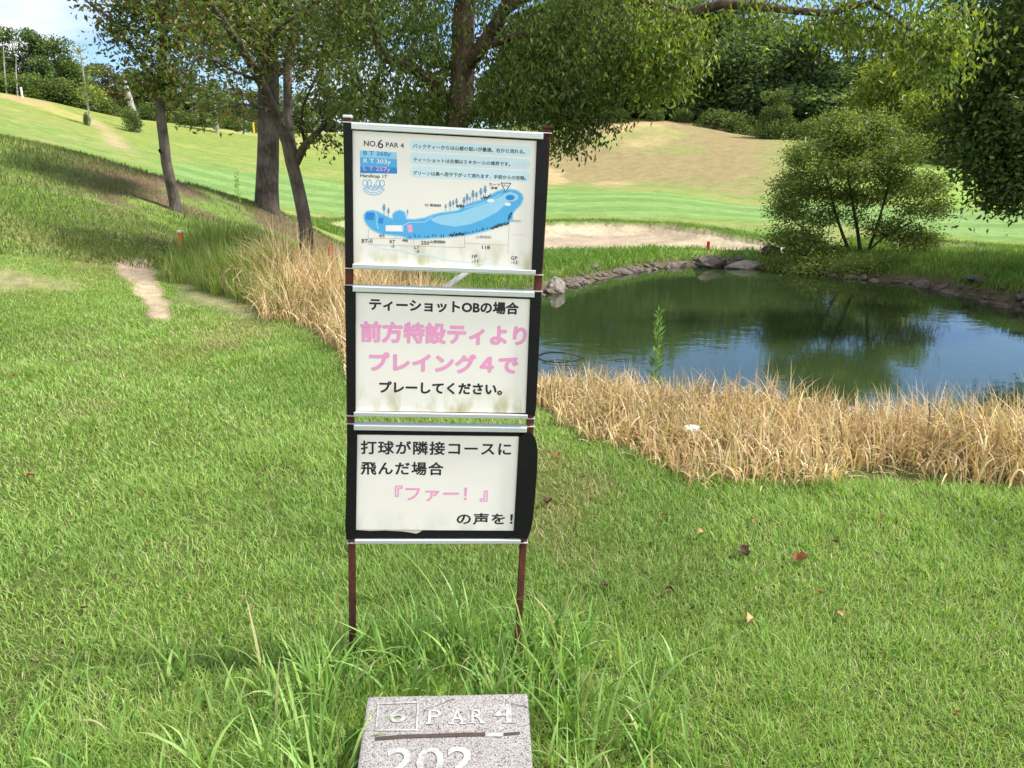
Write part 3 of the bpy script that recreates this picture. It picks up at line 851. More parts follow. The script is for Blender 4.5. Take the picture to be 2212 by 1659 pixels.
# slim dark tree on the mound
D1 = 16.3
build_tree('slender_tree', 'slender grey tree with leaning thin trunk and brownish crown, standing on the mound slope', 'tree',
    [[P4(380, 452, D1, .12), P4(370, 400, D1, .098), P4(353, 300, D1, .09), P4(347, 195, D1, .085), P4(352, 100, D1, .07), P4(345, 0, D1, .07), P4(340, -120, D1, .04)],
     [P4(347, 190, D1, .045), P4(290, 110, D1, .04), P4(240, 40, D1 - .3, .03), P4(170, -10, D1 - .5, .015)],
     [P4(350, 120, D1, .05), P4(400, 60, D1, .04), P4(440, -20, D1, .025)],
     [P4(352, 290, D1, .02), P4(342, 285, D1, .015), P4(340, 275, D1, .012)],
     [P4(350, 330, D1, .04), P4(345, 325, D1 - .1, .03)]],
    [(at(310, 70, 16.2), (.75, .8, .7), 42), (at(375, 90, 16.4), (.85, .8, .75), 50), (at(420, 20, 16.3), (.8, .8, .6), 36), (at(335, 165, 16), (.55, .5, .35), 22), (at(390, 175, 16.2), (.45, .4, .25), 14),
     (at(280, 5, 16.2), (.7, .6, .5), 22), (at(220, -30, 16), (.7, .6, .5), 14), (at(340, -100, 16.4), 1.3, 40), (at(350, 180, 16.3), (.2, .2, .25), 8)],
    51, M['bark_grey'], dict(per=30, length=.105, ratio=.45, pal=OLIVE, wts=[30, 34, 14, 8, 14], spread=.17, droop=.5, maxcount=3), step=.3, r0=.005)

# forked tree with thin drooping twigs
D2 = 13.4
build_tree('forked_tree', 'forked grey tree with many bare thin twigs, its foot in the reeds beside the signboard', 'tree',
    [[P4(664, 572, D2, .125), P4(658, 500, D2, .108), P4(645, 420, D2, .104), P4(630, 345, D2, .10), P4(606, 270, D2 - .1, .07), P4(570, 190, D2 - .3, .075), P4(520, 100, D2 - .6, .06), P4(450, 0, D2 - .9, .045), P4(400, -90, D2 - 1, .03)],
     [P4(634, 345, D2, .08), P4(622, 250, D2 + .2, .07), P4(620, 150, D2 + .3, .07), P4(640, 40, D2 + .3, .055), P4(650, -120, D2 + .3, .03)],
     [P4(638, 350, D2, .085), P4(660, 312, D2 - .1, .06), P4(690, 282, D2 - .2, .045), P4(725, 240, D2 - .3, .03), P4(770, 195, D2 - .4, .018)],
     [P4(660, 312, D2, .03), P4(650, 270, D2 - .1, .028), P4(655, 230, D2 - .2, .022), P4(690, 150, D2 - .2, .015)],
     [P4(560, 175, D2 - .3, .03), P4(500, 150, D2 - .8, .022), P4(430, 120, D2 - 1.2, .015), P4(395, 150, D2 - 1.4, .008)],
     [P4(590, 240, D2 - .2, .03), P4(520, 225, D2 - .7, .02), P4(450, 240, D2 - 1, .01)],
     [P4(560, 170, D2 - .3, .035), P4(600, 60, D2 - .8, .03), P4(690, 20, D2 - 1.0, .022), P4(780, 40, D2 - 1.1, .012)]],
    [(at(500, 50, 12.4), (.9, .8, .6), 44), (at(430, 60, 12.3), (.6, .6, .6), 22), (at(560, 110, 12.8), (.8, .7, .6), 34), (at(650, 60, 13.2), (.9, .8, .7), 44), (at(700, 150, 13.1), (.6, .6, .5), 36),
     (at(710, 60, 12.5), (.7, .6, .6), 30), (at(720, 235, 13), (.45, .5, .25), 26), (at(450, 190, 12.3), (.6, .6, .35), 18), (at(480, 250, 12.4), (.6, .6, .2), 14), (at(700, 300, 13.1), (.35, .4, .12), 12), (at(560, -80, 12.6), 1.4, 50)],
    61, M['bark_grey'], dict(per=18, length=.10, ratio=.42, pal=OLIVE, wts=[30, 26, 20, 14, 10], spread=.15, droop=.55, maxcount=2, frac=.85), step=.26, r0=.0042, arch=.05)

# thick old trunk
D3 = 20
build_tree('broad_tree', 'old tree with the thickest straight grey trunk, rooted at the end of the mound', 'tree',
    [[P4(578, 470, D3, .36), P4(577, 448, D3, .30), P4(578, 400, D3, .265), P4(582, 300, D3, .245), P4(580, 200, D3, .24), P4(575, 100, D3, .22), P4(575, 0, D3, .20), P4(575, -150, D3, .18), P4(570, -300, D3, .08)],
     [P4(580, 130, D3, .13), P4(520, 60, D3 - .4, .11), P4(450, -10, D3 - .8, .08), P4(380, -70, D3 - 1, .04)],
     [P4(578, 90, D3, .12), P4(640, 30, D3 - .4, .10), P4(720, -20, D3 - .8, .07), P4(800, -70, D3 - 1, .03)],
     [P4(580, 180, D3, .07), P4(640, 130, D3 + .5, .06), P4(710, 110, D3 + .8, .035)]],
    [(at(470, 20, 19.3), (1.4, 1.2, .9), 50), (at(560, 40, 19), (1.1, 1, .8), 36), (at(650, 30, 19.4), (1.4, 1.2, .9), 50), (at(740, 10, 19.5), (1.3, 1.2, .9), 46), (at(700, 120, 20.6), (.9, .9, .6), 26),
     (at(570, -120, 19.6), 2.4, 70), (at(400, -40, 19.2), 1.3, 30), (at(700, -260, 19), 2.2, 50), (at(500, 110, 20), (.7, .6, .4), 14)],
    71, M['bark_grey'], dict(per=58, length=.13, ratio=.45, pal=OLIVE, wts=[32, 34, 20, 8, 6], spread=.22, droop=.4, maxcount=2), step=.4, r0=.007)

# dark tree overhanging the pond
D5 = 17
build_tree('overhanging_tree', 'dark dense tree leaning its heavy foliage over the shaded pond bank', 'tree',
    [[P4(2480, 640, D5, .28), P4(2470, 500, D5, .24), P4(2440, 350, D5, .22), P4(2420, 200, D5, .19), P4(2400, 0, D5, .15), P4(2380, -250, D5, .08)],
     [P4(2440, 350, D5, .10), P4(2330, 280, D5 - .4, .08), P4(2220, 270, D5 - .6, .055), P4(2110, 300, D5 - .7, .025)],
     [P4(2420, 230, D5, .11), P4(2300, 130, D5 - .3, .09), P4(2180, 90, D5 - .4, .06), P4(2060, 70, D5 - .4, .025)],
     [P4(2450, 420, D5, .07), P4(2330, 390, D5 - .6, .05), P4(2200, 410, D5 - .8, .02)]],
    [(at(2110, 70, 16.6), (.95, 1, .8), 60), (at(2200, 40, 16.6), (1.2, 1.1, .9), 74), (at(2130, 190, 16.5), (.85, .9, .75), 66), (at(2230, 200, 16.5), (1.2, 1.1, 1), 90), (at(2110, 300, 16.4), (.6, .7, .6), 44),
     (at(2200, 320, 16.3), (.95, 1, .75), 80), (at(2140, 400, 16.3), (.38, .5, .36), 30), (at(2230, 400, 16.3), (.6, .7, .35), 40), (at(2330, 150, 16.6), 1.8, 70), (at(2320, 350, 16.4), (1.0, 1, .7), 50), (at(2250, -110, 16.8), 1.8, 60), (at(2070, 130, 16.6), (.4, .5, .4), 16)],
    81, M['bark_dark'], dict(per=62, length=.12, ratio=.45, pal=DEEP, wts=[34, 34, 20, 8, 4], spread=.2, droop=.5, maxcount=2), step=.32, r0=.006)

wt_x = at(2560, 500, 21)  # tree added mostly out of view so its crown shades the bank
build_tree('added_shade_tree', 'second dark tree, added on the pond bank for its shade, mostly hidden behind the overhanging tree', 'tree',
    [[np.append(wt_x, .3), np.append(wt_x + (0, 0, 4), .24), np.append(wt_x + (-.2, 0, 9), .12)]],
    [(at(2300, 180, 21), 1.7, 60), (at(2420, 300, 20.5), 1.8, 70), (at(2380, 60, 20), 2.0, 70), (at(2560, 150, 20.5), 2.4, 80), (at(2480, 400, 21), 1.5, 50), (at(2290, 330, 21.5), (1.1, 1, .9), 40), (at(2330, 120, 23.6), 2.0, 60), (at(2460, 200, 24), 2.3, 70), (at(2330, 0, 22.5), 2.0, 50)],
    85, M['bark_dark'], dict(per=46, length=.16, ratio=.5, pal=DEEP, wts=[34, 34, 20, 8, 4], spread=.26, droop=.5, maxcount=2), step=.4, r0=.006)

# wide multi stemmed shrub on the far bank
D6 = 24.6
S6 = lambda px, py, r, dd=0: P4(px, py, D6 + dd, r * .62)
build_tree('willow_bush', 'wide multi-stemmed bushy tree on the far pond bank, its lower boughs over the water', 'bush',
    [[S6(1856, 580, .12), S6(1858, 540, .09), S6(1850, 480, .075), S6(1838, 420, .06), S6(1830, 350, .045), S6(1820, 270, .02)],
     [S6(1850, 575, .10), S6(1825, 520, .075), S6(1805, 460, .06), S6(1790, 400, .045, -.3), S6(1760, 320, .02, -.3)],
     [S6(1862, 575, .10), S6(1880, 530, .075), S6(1900, 470, .06, -.2), S6(1920, 400, .045, -.3), S6(1940, 320, .02, -.3)],
     [S6(1872, 545, .05), S6(1920, 505, .04, -.3), S6(1970, 480, .025, -.5), S6(2020, 450, .012, -.5)],
     [S6(1840, 560, .06), S6(1790, 530, .045, -.4), S6(1730, 490, .03, -.7), S6(1680, 440, .012, -.8)],
     [S6(1852, 570, .06), S6(1800, 560, .04, -1.2), S6(1740, 565, .025, -1.8)],
     [S6(1860, 570, .06), S6(1890, 565, .04, -1.2), S6(1920, 572, .02, -1.8)]],
    [(at(1845, 290, 24.4), (1.0, .9, .38), 60), (at(1770, 335, 24.3), (1.1, 1, .36), 66), (at(1930, 325, 24.4), (1.0, 1, .34), 60), (at(1850, 365, 23.9), (1.3, 1, .34), 70),
     (at(1730, 400, 24.1), (1.0, 1, .3), 50), (at(1970, 395, 24.3), (.95, .9, .28), 46), (at(1850, 420, 24.9), (1.5, .8, .3), 56), (at(1700, 455, 24), (.65, .8, .22), 24), (at(2000, 450, 24.1), (.6, .8, .2), 22),
     (at(1800, 470, 24.6), (.9, .7, .2), 22), (at(1930, 490, 24.3), (.7, .7, .16), 18), (at(1720, 515, 23.6), (.8, .7, .24), 36), (at(1985, 515, 24), (.6, .6, .2), 24), (at(1800, 530, 24.2), (.6, .7, .15), 6),
     (at(1690, 568, 23.1), (.6, .5, .2), 18), (at(1775, 578, 22.6), (.9, .6, .24), 40), (at(1870, 584, 22.5), (.9, .6, .24), 40), (at(1955, 570, 23), (.7, .5, .16), 18), (at(1810, 262, 24.6), (.5, .5, .2), 14), (at(1900, 268, 24.6), (.5, .5, .2), 14)],
    91, M['bark_dark'], dict(per=96, length=.095, ratio=.42, pal=[(.135, .195, .04), (.09, .14, .03), (.185, .245, .048), (.24, .275, .06)], wts=[34, 30, 24, 12], spread=.2, droop=.3, maxcount=3), step=.34, r0=.006)

# ---- woodland trees: five kinds built once, then copied one by one
def forest_kind(seed, hgt, wid, pal, wts, n=7600, lump=20, cone=.0, leaf=.42, low=.05):
    rng = np.random.default_rng(seed)
    th = rng.uniform(0, 6.28, lump); zz = rng.uniform(low + .08, .9, lump)
    prof = np.where(zz < .5, .75 + .5 * zz, 1.0 - 1.15 * (zz - .5) ** 1.3) * (1 - cone * zz)
    rr = rng.uniform(.3, .82, lump) * prof * wid / 2
    cen = np.stack([np.cos(th) * rr, np.sin(th) * rr, zz * hgt], 1); cen[0] = (0, 0, hgt * .86)
    rad = rng.uniform(.19, .32, lump) * wid * (1.05 - .45 * zz); rad[0] = .16 * wid
    k = rng.choice(lump, n, p=rad ** 2 / (rad ** 2).sum())
    v = rng.normal(0, 1, (n, 3)); v /= np.linalg.norm(v, axis=1, keepdims=True)
    sh = rng.uniform(0, 1, (n, 1)) ** .35
    p = cen[k] + v * rad[k, None] * sh * np.array((1, 1, .82)) * (1 + rng.normal(0, .10, (n, 1)))
    p[:, 2] = np.maximum(p[:, 2], hgt * low * rng.uniform(.7, 1.3, n))
    d = v + rng.normal(0, .9, (n, 3)); d[:, 2] -= .25
    lum = rng.uniform(.78, 1.25, lump)[k][:, None]
    col = pick(rng, n, pal, wts) * lum
    lg = leaf * rng.uniform(.5, 1.4, n)
    crown = leaf_mesh('crown', p, d, lg, lg * .75, col, rng)
    limbs = [[np.array((0, 0, -.4, hgt * .018)), np.array((.02 * hgt, 0, hgt * .3, hgt * .014)), np.array((0, .02 * hgt, hgt * .6, hgt * .009)), np.array((0, 0, hgt * .86, .03))]]
    for q in range(1, min(9, lump)):
        c = cen[q]; s = np.array((0, 0, c[2] * .55, hgt * .007))
        limbs.append([s, np.append((s[:3] + c) / 2 + (0, 0, .2), hgt * .005), np.append(c, .03)])
    trunk = skeleton_mesh('trunk', grow(limbs, [], seed, .8), 0, seed)
    return crown, trunk

DG = [(.095, .15, .06), (.07, .118, .048), (.13, .19, .068), (.165, .22, .07)]
MG = [(.095, .145, .04), (.065, .11, .03), (.135, .19, .05), (.18, .21, .06)]
YG = [(.20, .25, .04), (.14, .19, .035), (.27, .31, .06), (.10, .14, .025)]
BG = [(.075, .11, .065), (.055, .085, .054), (.10, .135, .075), (.12, .15, .075)]
KINDS = {
    'dense': (forest_kind(201, 14, 10, DG, [34, 34, 22, 10]), 'dense_tree', 14),
    'round': (forest_kind(202, 12, 9.5, MG, [34, 34, 22, 10], lump=22), 'broadleaf_tree', 12),
    'tall': (forest_kind(203, 16, 8, DG, [34, 30, 24, 12], cone=.25, lump=20), 'tall_tree', 16),
    'bright': (forest_kind(204, 12, 10, YG, [34, 30, 24, 12], lump=26), 'yellow_green_tree', 12),
    'cedar': (forest_kind(205, 13, 6, BG, [34, 34, 22, 10], cone=.6, lump=22, leaf=.36, low=.03), 'conifer_tree', 13),
    'shrub': (forest_kind(206, 3, 4.6, MG, [34, 34, 22, 10], n=2200, lump=12, leaf=.26, low=.03), 'wild_shrub', 3),
    'brown': (forest_kind(207, 11, 8, [(.10, .105, .035), (.075, .07, .03), (.13, .13, .045), (.12, .085, .04)], [30, 30, 22, 18], lump=18, n=3800), 'russet_tree', 11),
}
PROTO = {}
def wood_tree(kind, px, D, top_y, label, group=None, wide=1.0, cat='tree', rnd=random.Random(5)):
    (crown, trunk), nm, h0 = KINDS[kind]
    a = math.radians(azi(px)); x, y = D * math.sin(a), D * math.cos(a); z = hz(x, y)
    ztop = zy(math.degrees(a), D, top_y)
    s = max(.25, (ztop - z) / (h0 * .92)); rz = rnd.uniform(0, 6.28)
    sx = s * wide * rnd.uniform(.92, 1.1)
    if kind not in PROTO:
        r = thing(nm, label, cat, (x, y, z), rz, group); r.scale = (sx, sx, s)
        obj('trunk', trunk, M['bark_dark'] if kind != 'brown' else M['bark_grey'], r); obj('crown', crown, M['far_leaf'], r)
        PROTO[kind] = r
        return r
    r = dup(PROTO[kind], (x, y, z), rz, (sx, sx, s), label, group)
    if not group and 'group' in r: del r['group']
    r['category'] = cat
    return r

G1 = 'woodland trees on the ridge above the dry slope'
L1 = 'dark green tree in the woodland on the ridge above the dry grass slope'
for i, (px, D, ty) in enumerate([(1190, 128, 10), (1250, 132, -10), (1310, 128, -30), (1370, 134, -20), (1430, 128, 0), (1500, 126, 5), (1560, 130, 22), (1615, 124, 48), (1690, 126, 60), (1745, 121, 45),
                                 (1800, 124, 62), (1860, 130, 60), (1640, 138, 40), (1530, 140, 20), (1440, 142, -20), (1340, 144, -30), (1220, 142, -10), (1130, 138, 30)]):
    wood_tree(['dense', 'tall', 'round', 'dense'][i % 4], px, D, ty, L1, G1, 1.3)
for i, (px, D, ty) in enumerate([(1960, 112, 130), (2020, 116, 95), (2090, 112, 110), (2160, 116, 90), (2240, 112, 100), (2330, 114, 90), (2060, 100, 215), (2140, 104, 230)]):
    wood_tree(['dense', 'round', 'dense', 'tall'][i % 4], px, D, ty, 'dark tree in the woodland behind the overhanging pond tree', 'woodland trees behind the pond shore', 1.05)
wood_tree('bright', 1925, 100, 95, 'bright yellow green tree between the dark woodland and the overhanging tree', None, 1.0)
wood_tree('bright', 1990, 92, 205, 'low yellow green tree in front of the dark woodland, above the bush', None, 1.1)
G2 = 'shrubs along the foot of the ridge woodland'
for i, (px, D, ty) in enumerate([(1340, 119, 238), (1410, 119, 236), (1470, 118, 238), (1530, 116, 240), (1590, 114, 246), (1650, 110, 262), (1700, 106, 268), (1740, 104, 262), (1790, 104, 270), (1850, 104, 280), (1920, 102, 285), (1980, 96, 290), (2050, 94, 300), (2120, 94, 310), (2200, 96, 310)]):
    wood_tree('shrub', px, D, ty, 'low green shrub at the foot of the ridge woodland', G2, 1.2, 'shrub')
wood_tree('round', 1665, 104, 200, 'mid green tree at the lower end of the dry slope beside the bush')
G3 = 'trees beyond the fairway behind the signboard'
for i, (px, D, ty) in enumerate([(560, 132, 200), (610, 140, 180), (660, 128, 205), (710, 138, 165), (760, 130, 190), (820, 136, 175), (880, 128, 195), (940, 134, 165), (1000, 128, 175), (1060, 132, 150), (1120, 128, 150)]):
    wood_tree(['cedar', 'dense', 'round', 'cedar', 'tall'][i % 5], px, D, ty, 'tree of the distant wood line beyond the fairway, seen under the branches behind the signboard', G3, 1.15)
G4 = 'trees behind the crest of the grassy hill'
for i, (px, D, ty) in enumerate([(215, 112, 146), (250, 116, 142), (305, 120, 150), (345, 118, 175), (395, 122, 170), (430, 120, 185), (480, 124, 175), (525, 122, 195), (275, 126, 168), (370, 128, 168)]):
    wood_tree(['round', 'brown', 'dense', 'brown'][i % 4], px, D, ty, 'tree of the mixed wood line behind the crest of the grassy hill', G4, 1.25)
G5 = 'tall grove at the top of the grassy hill'
for i, (px, D, ty) in enumerate([(-130, 106, 40), (-70, 104, 50), (-20, 106, 62), (25, 103, 58), (70, 105, 66), (115, 103, 70), (150, 104, 88), (178, 107, 112)]):
    wood_tree(['round', 'dense', 'tall'][i % 3], px, D, ty, 'tall green tree of the grove on top of the grassy hill', G5, 1.0)
for i, (px, D, ty) in enumerate([(20, 98, 160), (60, 97, 165), (100, 98, 165), (135, 99, 170), (165, 101, 178), (200, 103, 195), (235, 105, 208), (330, 108, 225), (400, 112, 240), (460, 112, 245), (520, 116, 255), (575, 118, 262), (625, 118, 266)]):
    wood_tree('shrub', px, D, ty, 'dark shrub along the hill crest below the trees', 'shrubs along the hill crest', 1.3, 'shrub')

# ---- single small trees and stems on the grassy hill
def simple_tree(name, label, cat, px, py, D, top, r, barkm, blobs, lv, seed, lean=0):
    b = at(px, py, D); g = hz(b[0], b[1]); b[2] = g
    t = zy(azi(px), D, top)
    limbs = [[np.array((*b, r)), np.array((b[0] + lean * .4, b[1], g + (t - g) * .5, r * .75)), np.array((b[0] + lean, b[1], t, r * .3))]]
    return build_tree(name, label, cat, limbs, blobs, seed, barkm, lv, step=.5, r0=.012)
YL = dict(per=10, length=.28, ratio=.5, pal=YG, wts=[34, 26, 30, 10], spread=.3, droop=.2, maxcount=2)
simple_tree('young_tree', 'young thin tree with pale stem and yellow green leaves alone on the grassy hill', 'tree', 195, 262, 78, 100, .10, M['bark_pale'],
            [(at(200, 205, 78), (1.1, 1.1, 1.0), 44), (at(185, 130, 78), (1.0, .8, 1.4), 10)], YL, 301)
simple_tree('dead_tree', 'bare pale broken trunk standing on the crest of the grassy hill', 'tree', 293, 252, 84, 168, .36, M['bark_pale'], [(at(285, 175, 84), (.8, .6, .8), 8)], None, 302, -.6)
simple_tree('roadside_tree', 'small tree with light stem at the dark wood edge beyond the fairway', 'tree', 470, 282, 96, 190, .22, M['bark_pale'],
            [(at(470, 225, 96), (2.0, 1.5, 1.8), 50), (at(440, 215, 96), (1.3, 1, 1), 20)], dict(per=14, length=.34, ratio=.5, pal=MG, wts=[34, 30, 24, 12], spread=.4, droop=.2, maxcount=2), 303)
wood_tree('shrub', 295, 82, 235, 'round dark bush at the foot of the broken pale trunk', None, .55, 'shrub')
wood_tree('shrub', 200, 77, 246, 'small shrub at the foot of the young pale-stemmed tree', None, .35, 'shrub')
for px, top, lb in ((35, 120, 'thin bare pale stem in front of the grove, leaning at the hill top'), (12, 95, 'taller bare pale stem at the edge of the hilltop grove')):
    simple_tree('bare_stem', lb, 'tree', px, 190, 96, top, .09, M['bark_pale'], [(at(px + 8, top + 10, 96), (1.2, .6, 1.2), 9)], None, 304 + px, .5)

# ---- pond plants and twigs
def weed(name, label, base, hgt, seed, n=170, lf=.075):
    rng = np.random.default_rng(seed)
    t = thing(name, label, 'plant', tuple(base))
    pts = np.array([(0, 0, -.1), (.01, 0, hgt * .3), (.0, .01, hgt * .65), (.02, 0, hgt)])
    v, q = tube_chain(catmull(np.c_[pts, np.ones(4)], .08)[:, :3], np.linspace(.008, .003, len(catmull(np.c_[pts, np.ones(4)], .08))), 6)
    obj('stem', np_mesh('stem', v, [q], None, True), plain('weed_stem', (.14, .2, .05, 1), .7), t)
    zz = rng.uniform(.15, 1, n); a = rng.uniform(0, 6.28, n)
    cen = np.stack([np.cos(a) * .006, np.sin(a) * .006, zz * hgt], 1)
    d = np.stack([np.cos(a), np.sin(a), .55 + .6 * zz], 1)
    lg = lf * (1.35 - .75 * zz) * rng.uniform(.7, 1.2, n)
    obj('leaves', leaf_mesh('leaves', cen, d, lg, lg * .17, pick(rng, n, [(.13, .25, .05), (.18, .31, .07)], [1, 1]), rng), M['blade'], t)
    return t
wb = at(1413, 872, 7.0); wb[2] = hz(wb[0], wb[1])
wtop = at(1417, 672, 7.0)
weed('goldenrod_plant', 'single tall leafy green weed standing before the water at the pond edge', wb, wtop[2] - wb[2], 401, 260, .12)
wb = on_ground(518, 452, 12)
weed('roadside_weed', 'wispy thin weed on the mound ridge beside the thick trunk', wb, .75, 402, 60, .12)

def twig_tube(name, label, cat, P, r, m):
    c = catmull(np.array([(*p, 1) for p in P]), .05)[:, :3]
    b = c[0].copy()
    v, q = tube_chain(c - b, np.linspace(r, r * .4, len(c)), 7)
    o = obj(name, np_mesh(name, v, [q], None, True), m); o.location = b
    return tag(o, label, cat)
q = on_z(1168, 772, WATER_Z)
twig_tube('dead_branch', 'dark dead branch poking out of the pond beside the signboard', 'branch',
          [q + (-.15, 0, -.05), q + (.05, .02, .06), q + (.35, .0, .08), q + (.62, -.05, .02), q + (.75, -.1, -.04)], .018, M['bark_dark'])
q = on_z(1200, 790, WATER_Z)
twig_tube('sunken_twig', 'thin curved dark twig lying in the water near the dead branch', 'branch',
          [q + (-.3, .15, -.03), q + (.0, .2, .04), q + (.32, .1, .03), q + (.3, -.12, .01), q + (.0, -.15, .015), q + (-.2, -.1, -.02)], .008, M['bark_dark'])
# pale support pole seen under the course map
pa, pb = at(962, 622, 11.0), at(1020, 580, 11.6)
dv = (pb - pa) / np.linalg.norm(pb - pa)
twig_tube('support_pole', 'pale wooden pole leaning diagonally against the tree behind the signboard', 'pole', [pa - dv * .5, pa, pb, pb + dv * .25], .07, plain('weathered_pole', (.62, .59, .53, 1), .8, scale=12))

# ---- rocks along the waterline
def rock_mesh(seed, sub=3):
    bm = bmesh.new(); bmesh.ops.create_icosphere(bm, subdivisions=sub, radius=1)
    o = Vector((seed * 3.1, seed * 1.7, seed))
    for v in bm.verts:
        d = v.co.normalized()
        k = 1 + .38 * mnoise.noise(d * 1.1 + o) + .16 * mnoise.noise(d * 2.6 + o) + .06 * mnoise.noise(d * 6 + o)
        v.co = d * k
        for ax in (Vector((.6, .3, .7)), Vector((-.7, .5, .4)), Vector((.1, -.8, .5)), Vector((.8, -.4, -.2))):
            a_ = (ax + Vector((mnoise.noise(o + ax), mnoise.noise(o - ax), 0)) * .6).normalized()
            e = v.co.dot(a_) - .72
            if e > 0: v.co -= a_ * e * .85
    me = bpy.data.meshes.new('rock'); bm.to_mesh(me); bm.free()
    return me
def rock_mat(name, c1, c2):
    m = bark(name, c1, c2, 6, 1); return m
M['rock'] = rock_mat('shore_rock', (.06, .048, .04), (.20, .165, .135))
M['rock_pale'] = rock_mat('pale_rock', (.17, .15, .13), (.36, .32, .28))
M['rock_dark'] = rock_mat('dark_rock', (.04, .038, .033), (.12, .11, .1))
rmesh = [rock_mesh(s) for s in range(1, 7)]
for me in rmesh: me.materials.append(M['rock'])
rr = random.Random(12)
pw = np.array(POND)
shore = [i for i in range(0, 11)]
rock0 = None
GR = 'rocks edging the far shore of the pond'
for i in range(-1, 12):
    a_, b_ = pw[i], pw[(i + 1) % len(pw)]
    L = np.linalg.norm(b_ - a_); n = max(2, int(L / .3))
    for k in range(n):
        t = (k + rr.uniform(.1, .9)) / n
        p = a_ + (b_ - a_) * t
        nrm = np.array([-(b_ - a_)[1], (b_ - a_)[0]]) / L
        for row in range(3 if rr.random() < .4 else 2):
            off = rr.uniform(-.05, .12) + row * rr.uniform(.12, .24)
            x, y = p + nrm * off
            o = bpy.data.objects.new('shore_rock', rr.choice(rmesh)); COL.objects.link(o)
            s = (rr.uniform(.05, .13) if rr.random() < .75 else rr.uniform(.15, .24)) * (.8 if row else 1)
            o.location = (x, y, max(hz(x, y), WATER_Z) + s * .05)
            o.rotation_euler = (rr.uniform(-.3, .3), rr.uniform(-.3, .3), rr.uniform(0, 6.28))
            o.scale = (s * rr.uniform(1, 1.6), s * rr.uniform(.8, 1.1), s * rr.uniform(.4, .75))
            tag(o, 'brown grey rock in the row of rocks edging the far pond shore', 'rock', GR)
def single_rock(name, label, px, py, z, sc, m, seed, rz=0):
    p = on_z(px, py, z)
    o = obj(name, rock_mesh(seed), m); o.location = p; o.scale = sc; o.rotation_euler = (0, 0, rz)
    return tag(o, label, 'rock')
single_rock('boulder', 'large pale boulder at the pond corner beside the signboard', 1203, 622, -1.2, (.24, .22, .27), M['rock_pale'], 21)
single_rock('flat_rock', 'long flat pale slab of rock at the waterline next to the bush', 1612, 573, -1.22, (.62, .22, .13), M['rock_pale'], 22, .05)
single_rock('dark_rock', 'dark rounded rock on the bank between the sand and the bush', 1667, 545, -.95, (.32, .28, .24), M['rock_dark'], 23)
single_rock('long_rock', 'broad grey rock in the waterline, wider than its neighbours', 1535, 566, -1.15, (.55, .3, .22), M['rock'], 24, .1)

# ---- course marker stakes
def stake(name, label, px, py, D, hgt, r, mat_, cap=None):
    p = at(px, py, D); g = hz(p[0], p[1])
    t = thing(name, label, 'stake', (p[0], p[1], g))
    bm = bmesh.new(); add_box(bm, (0, 0, hgt / 2 - .05), (r * 2, r * 2, hgt + .1), r * .3)
    obj('post', bm, mat_, t)
    if cap:
        bm = bmesh.new(); add_box(bm, (0, 0, hgt + .012), (r * 2.3, r * 2.3, .03), .004); obj('cap', bm, cap, t)
    return t
M['orange'] = plain('orange_paint', srgb(214, 92, 40), .6)
M['red'] = plain('red_paint', srgb(196, 48, 30), .6)
M['white'] = plain('white_paint', (.75, .75, .72, 1), .6)
M['yellow'] = plain('yellow_paint', srgb(230, 190, 50), .6)
p = on_ground(395, 552, 6)
stake('marker_stake', 'orange marker stake with a pale top standing in the green reeds', 395, 552, math.hypot(p[0], p[1]), .36, .030, M['orange'], M['white'])
stake('marker_stake', 'red marker stake in the shade between the forked tree and the signboard', 712, 540, 15.5, .38, .030, M['red'])
stake('marker_stake', 'red marker stake in front of the pale sand bunker', 1530, 530, 24.6, .24, .04, M['red'])
stake('boundary_stake', 'white stake on the bare reddish earth at the hill top', 48, 208, 90, .9, .07, M['white'])
stake('boundary_stake', 'small yellow stake far off beside the thick trunk', 549, 290, 104, 1.2, .09, M['yellow'])
stake('boundary_stake', 'yellow stake far off between the thick trunk and the forked tree', 653, 296, 104, 1.0, .10, M['yellow'])
stake('boundary_stake', 'thin white stake far off on the upper edge of the dry slope', 1740, 306, 98, .8, .06, M['white'])

# ---- dead leaves on the lawn
def dead_leaf(seed, c):
    rng = np.random.default_rng(seed)
    n, m = 9, 5
    Vv, Qs = [], []
    curl = rng.uniform(.35, .9)
    for i in range(n):
        t = i / (n - 1); w = math.sin(math.pi * min(1, t * .96 + .02)) ** .7 * .5 * (1 + .22 * math.sin(t * 17 + seed))
        for j in range(m):
            s = (j / (m - 1) - .5) * 2
            Vv.append((s * w * .72, t - .5, abs(s) ** 1.6 * w * curl + .16 * math.sin(t * 5 + seed) + rng.normal(0, .012)))
    for i in range(n - 1):
        for j in range(m - 1):
            b = i * m + j; Qs.append((b, b + 1, b + m + 1, b + m))
    col = np.array(c) * rng.uniform(.8, 1.2, (len(Vv), 1))
    return np_mesh('dead_leaf', np.array(Vv), [np.array(Qs)], col, True)
LEAFC = {'tan': (.42, .27, .13), 'brown': (.20, .085, .035), 'dark': (.055, .028, .022), 'orange': (.27, .115, .05)}
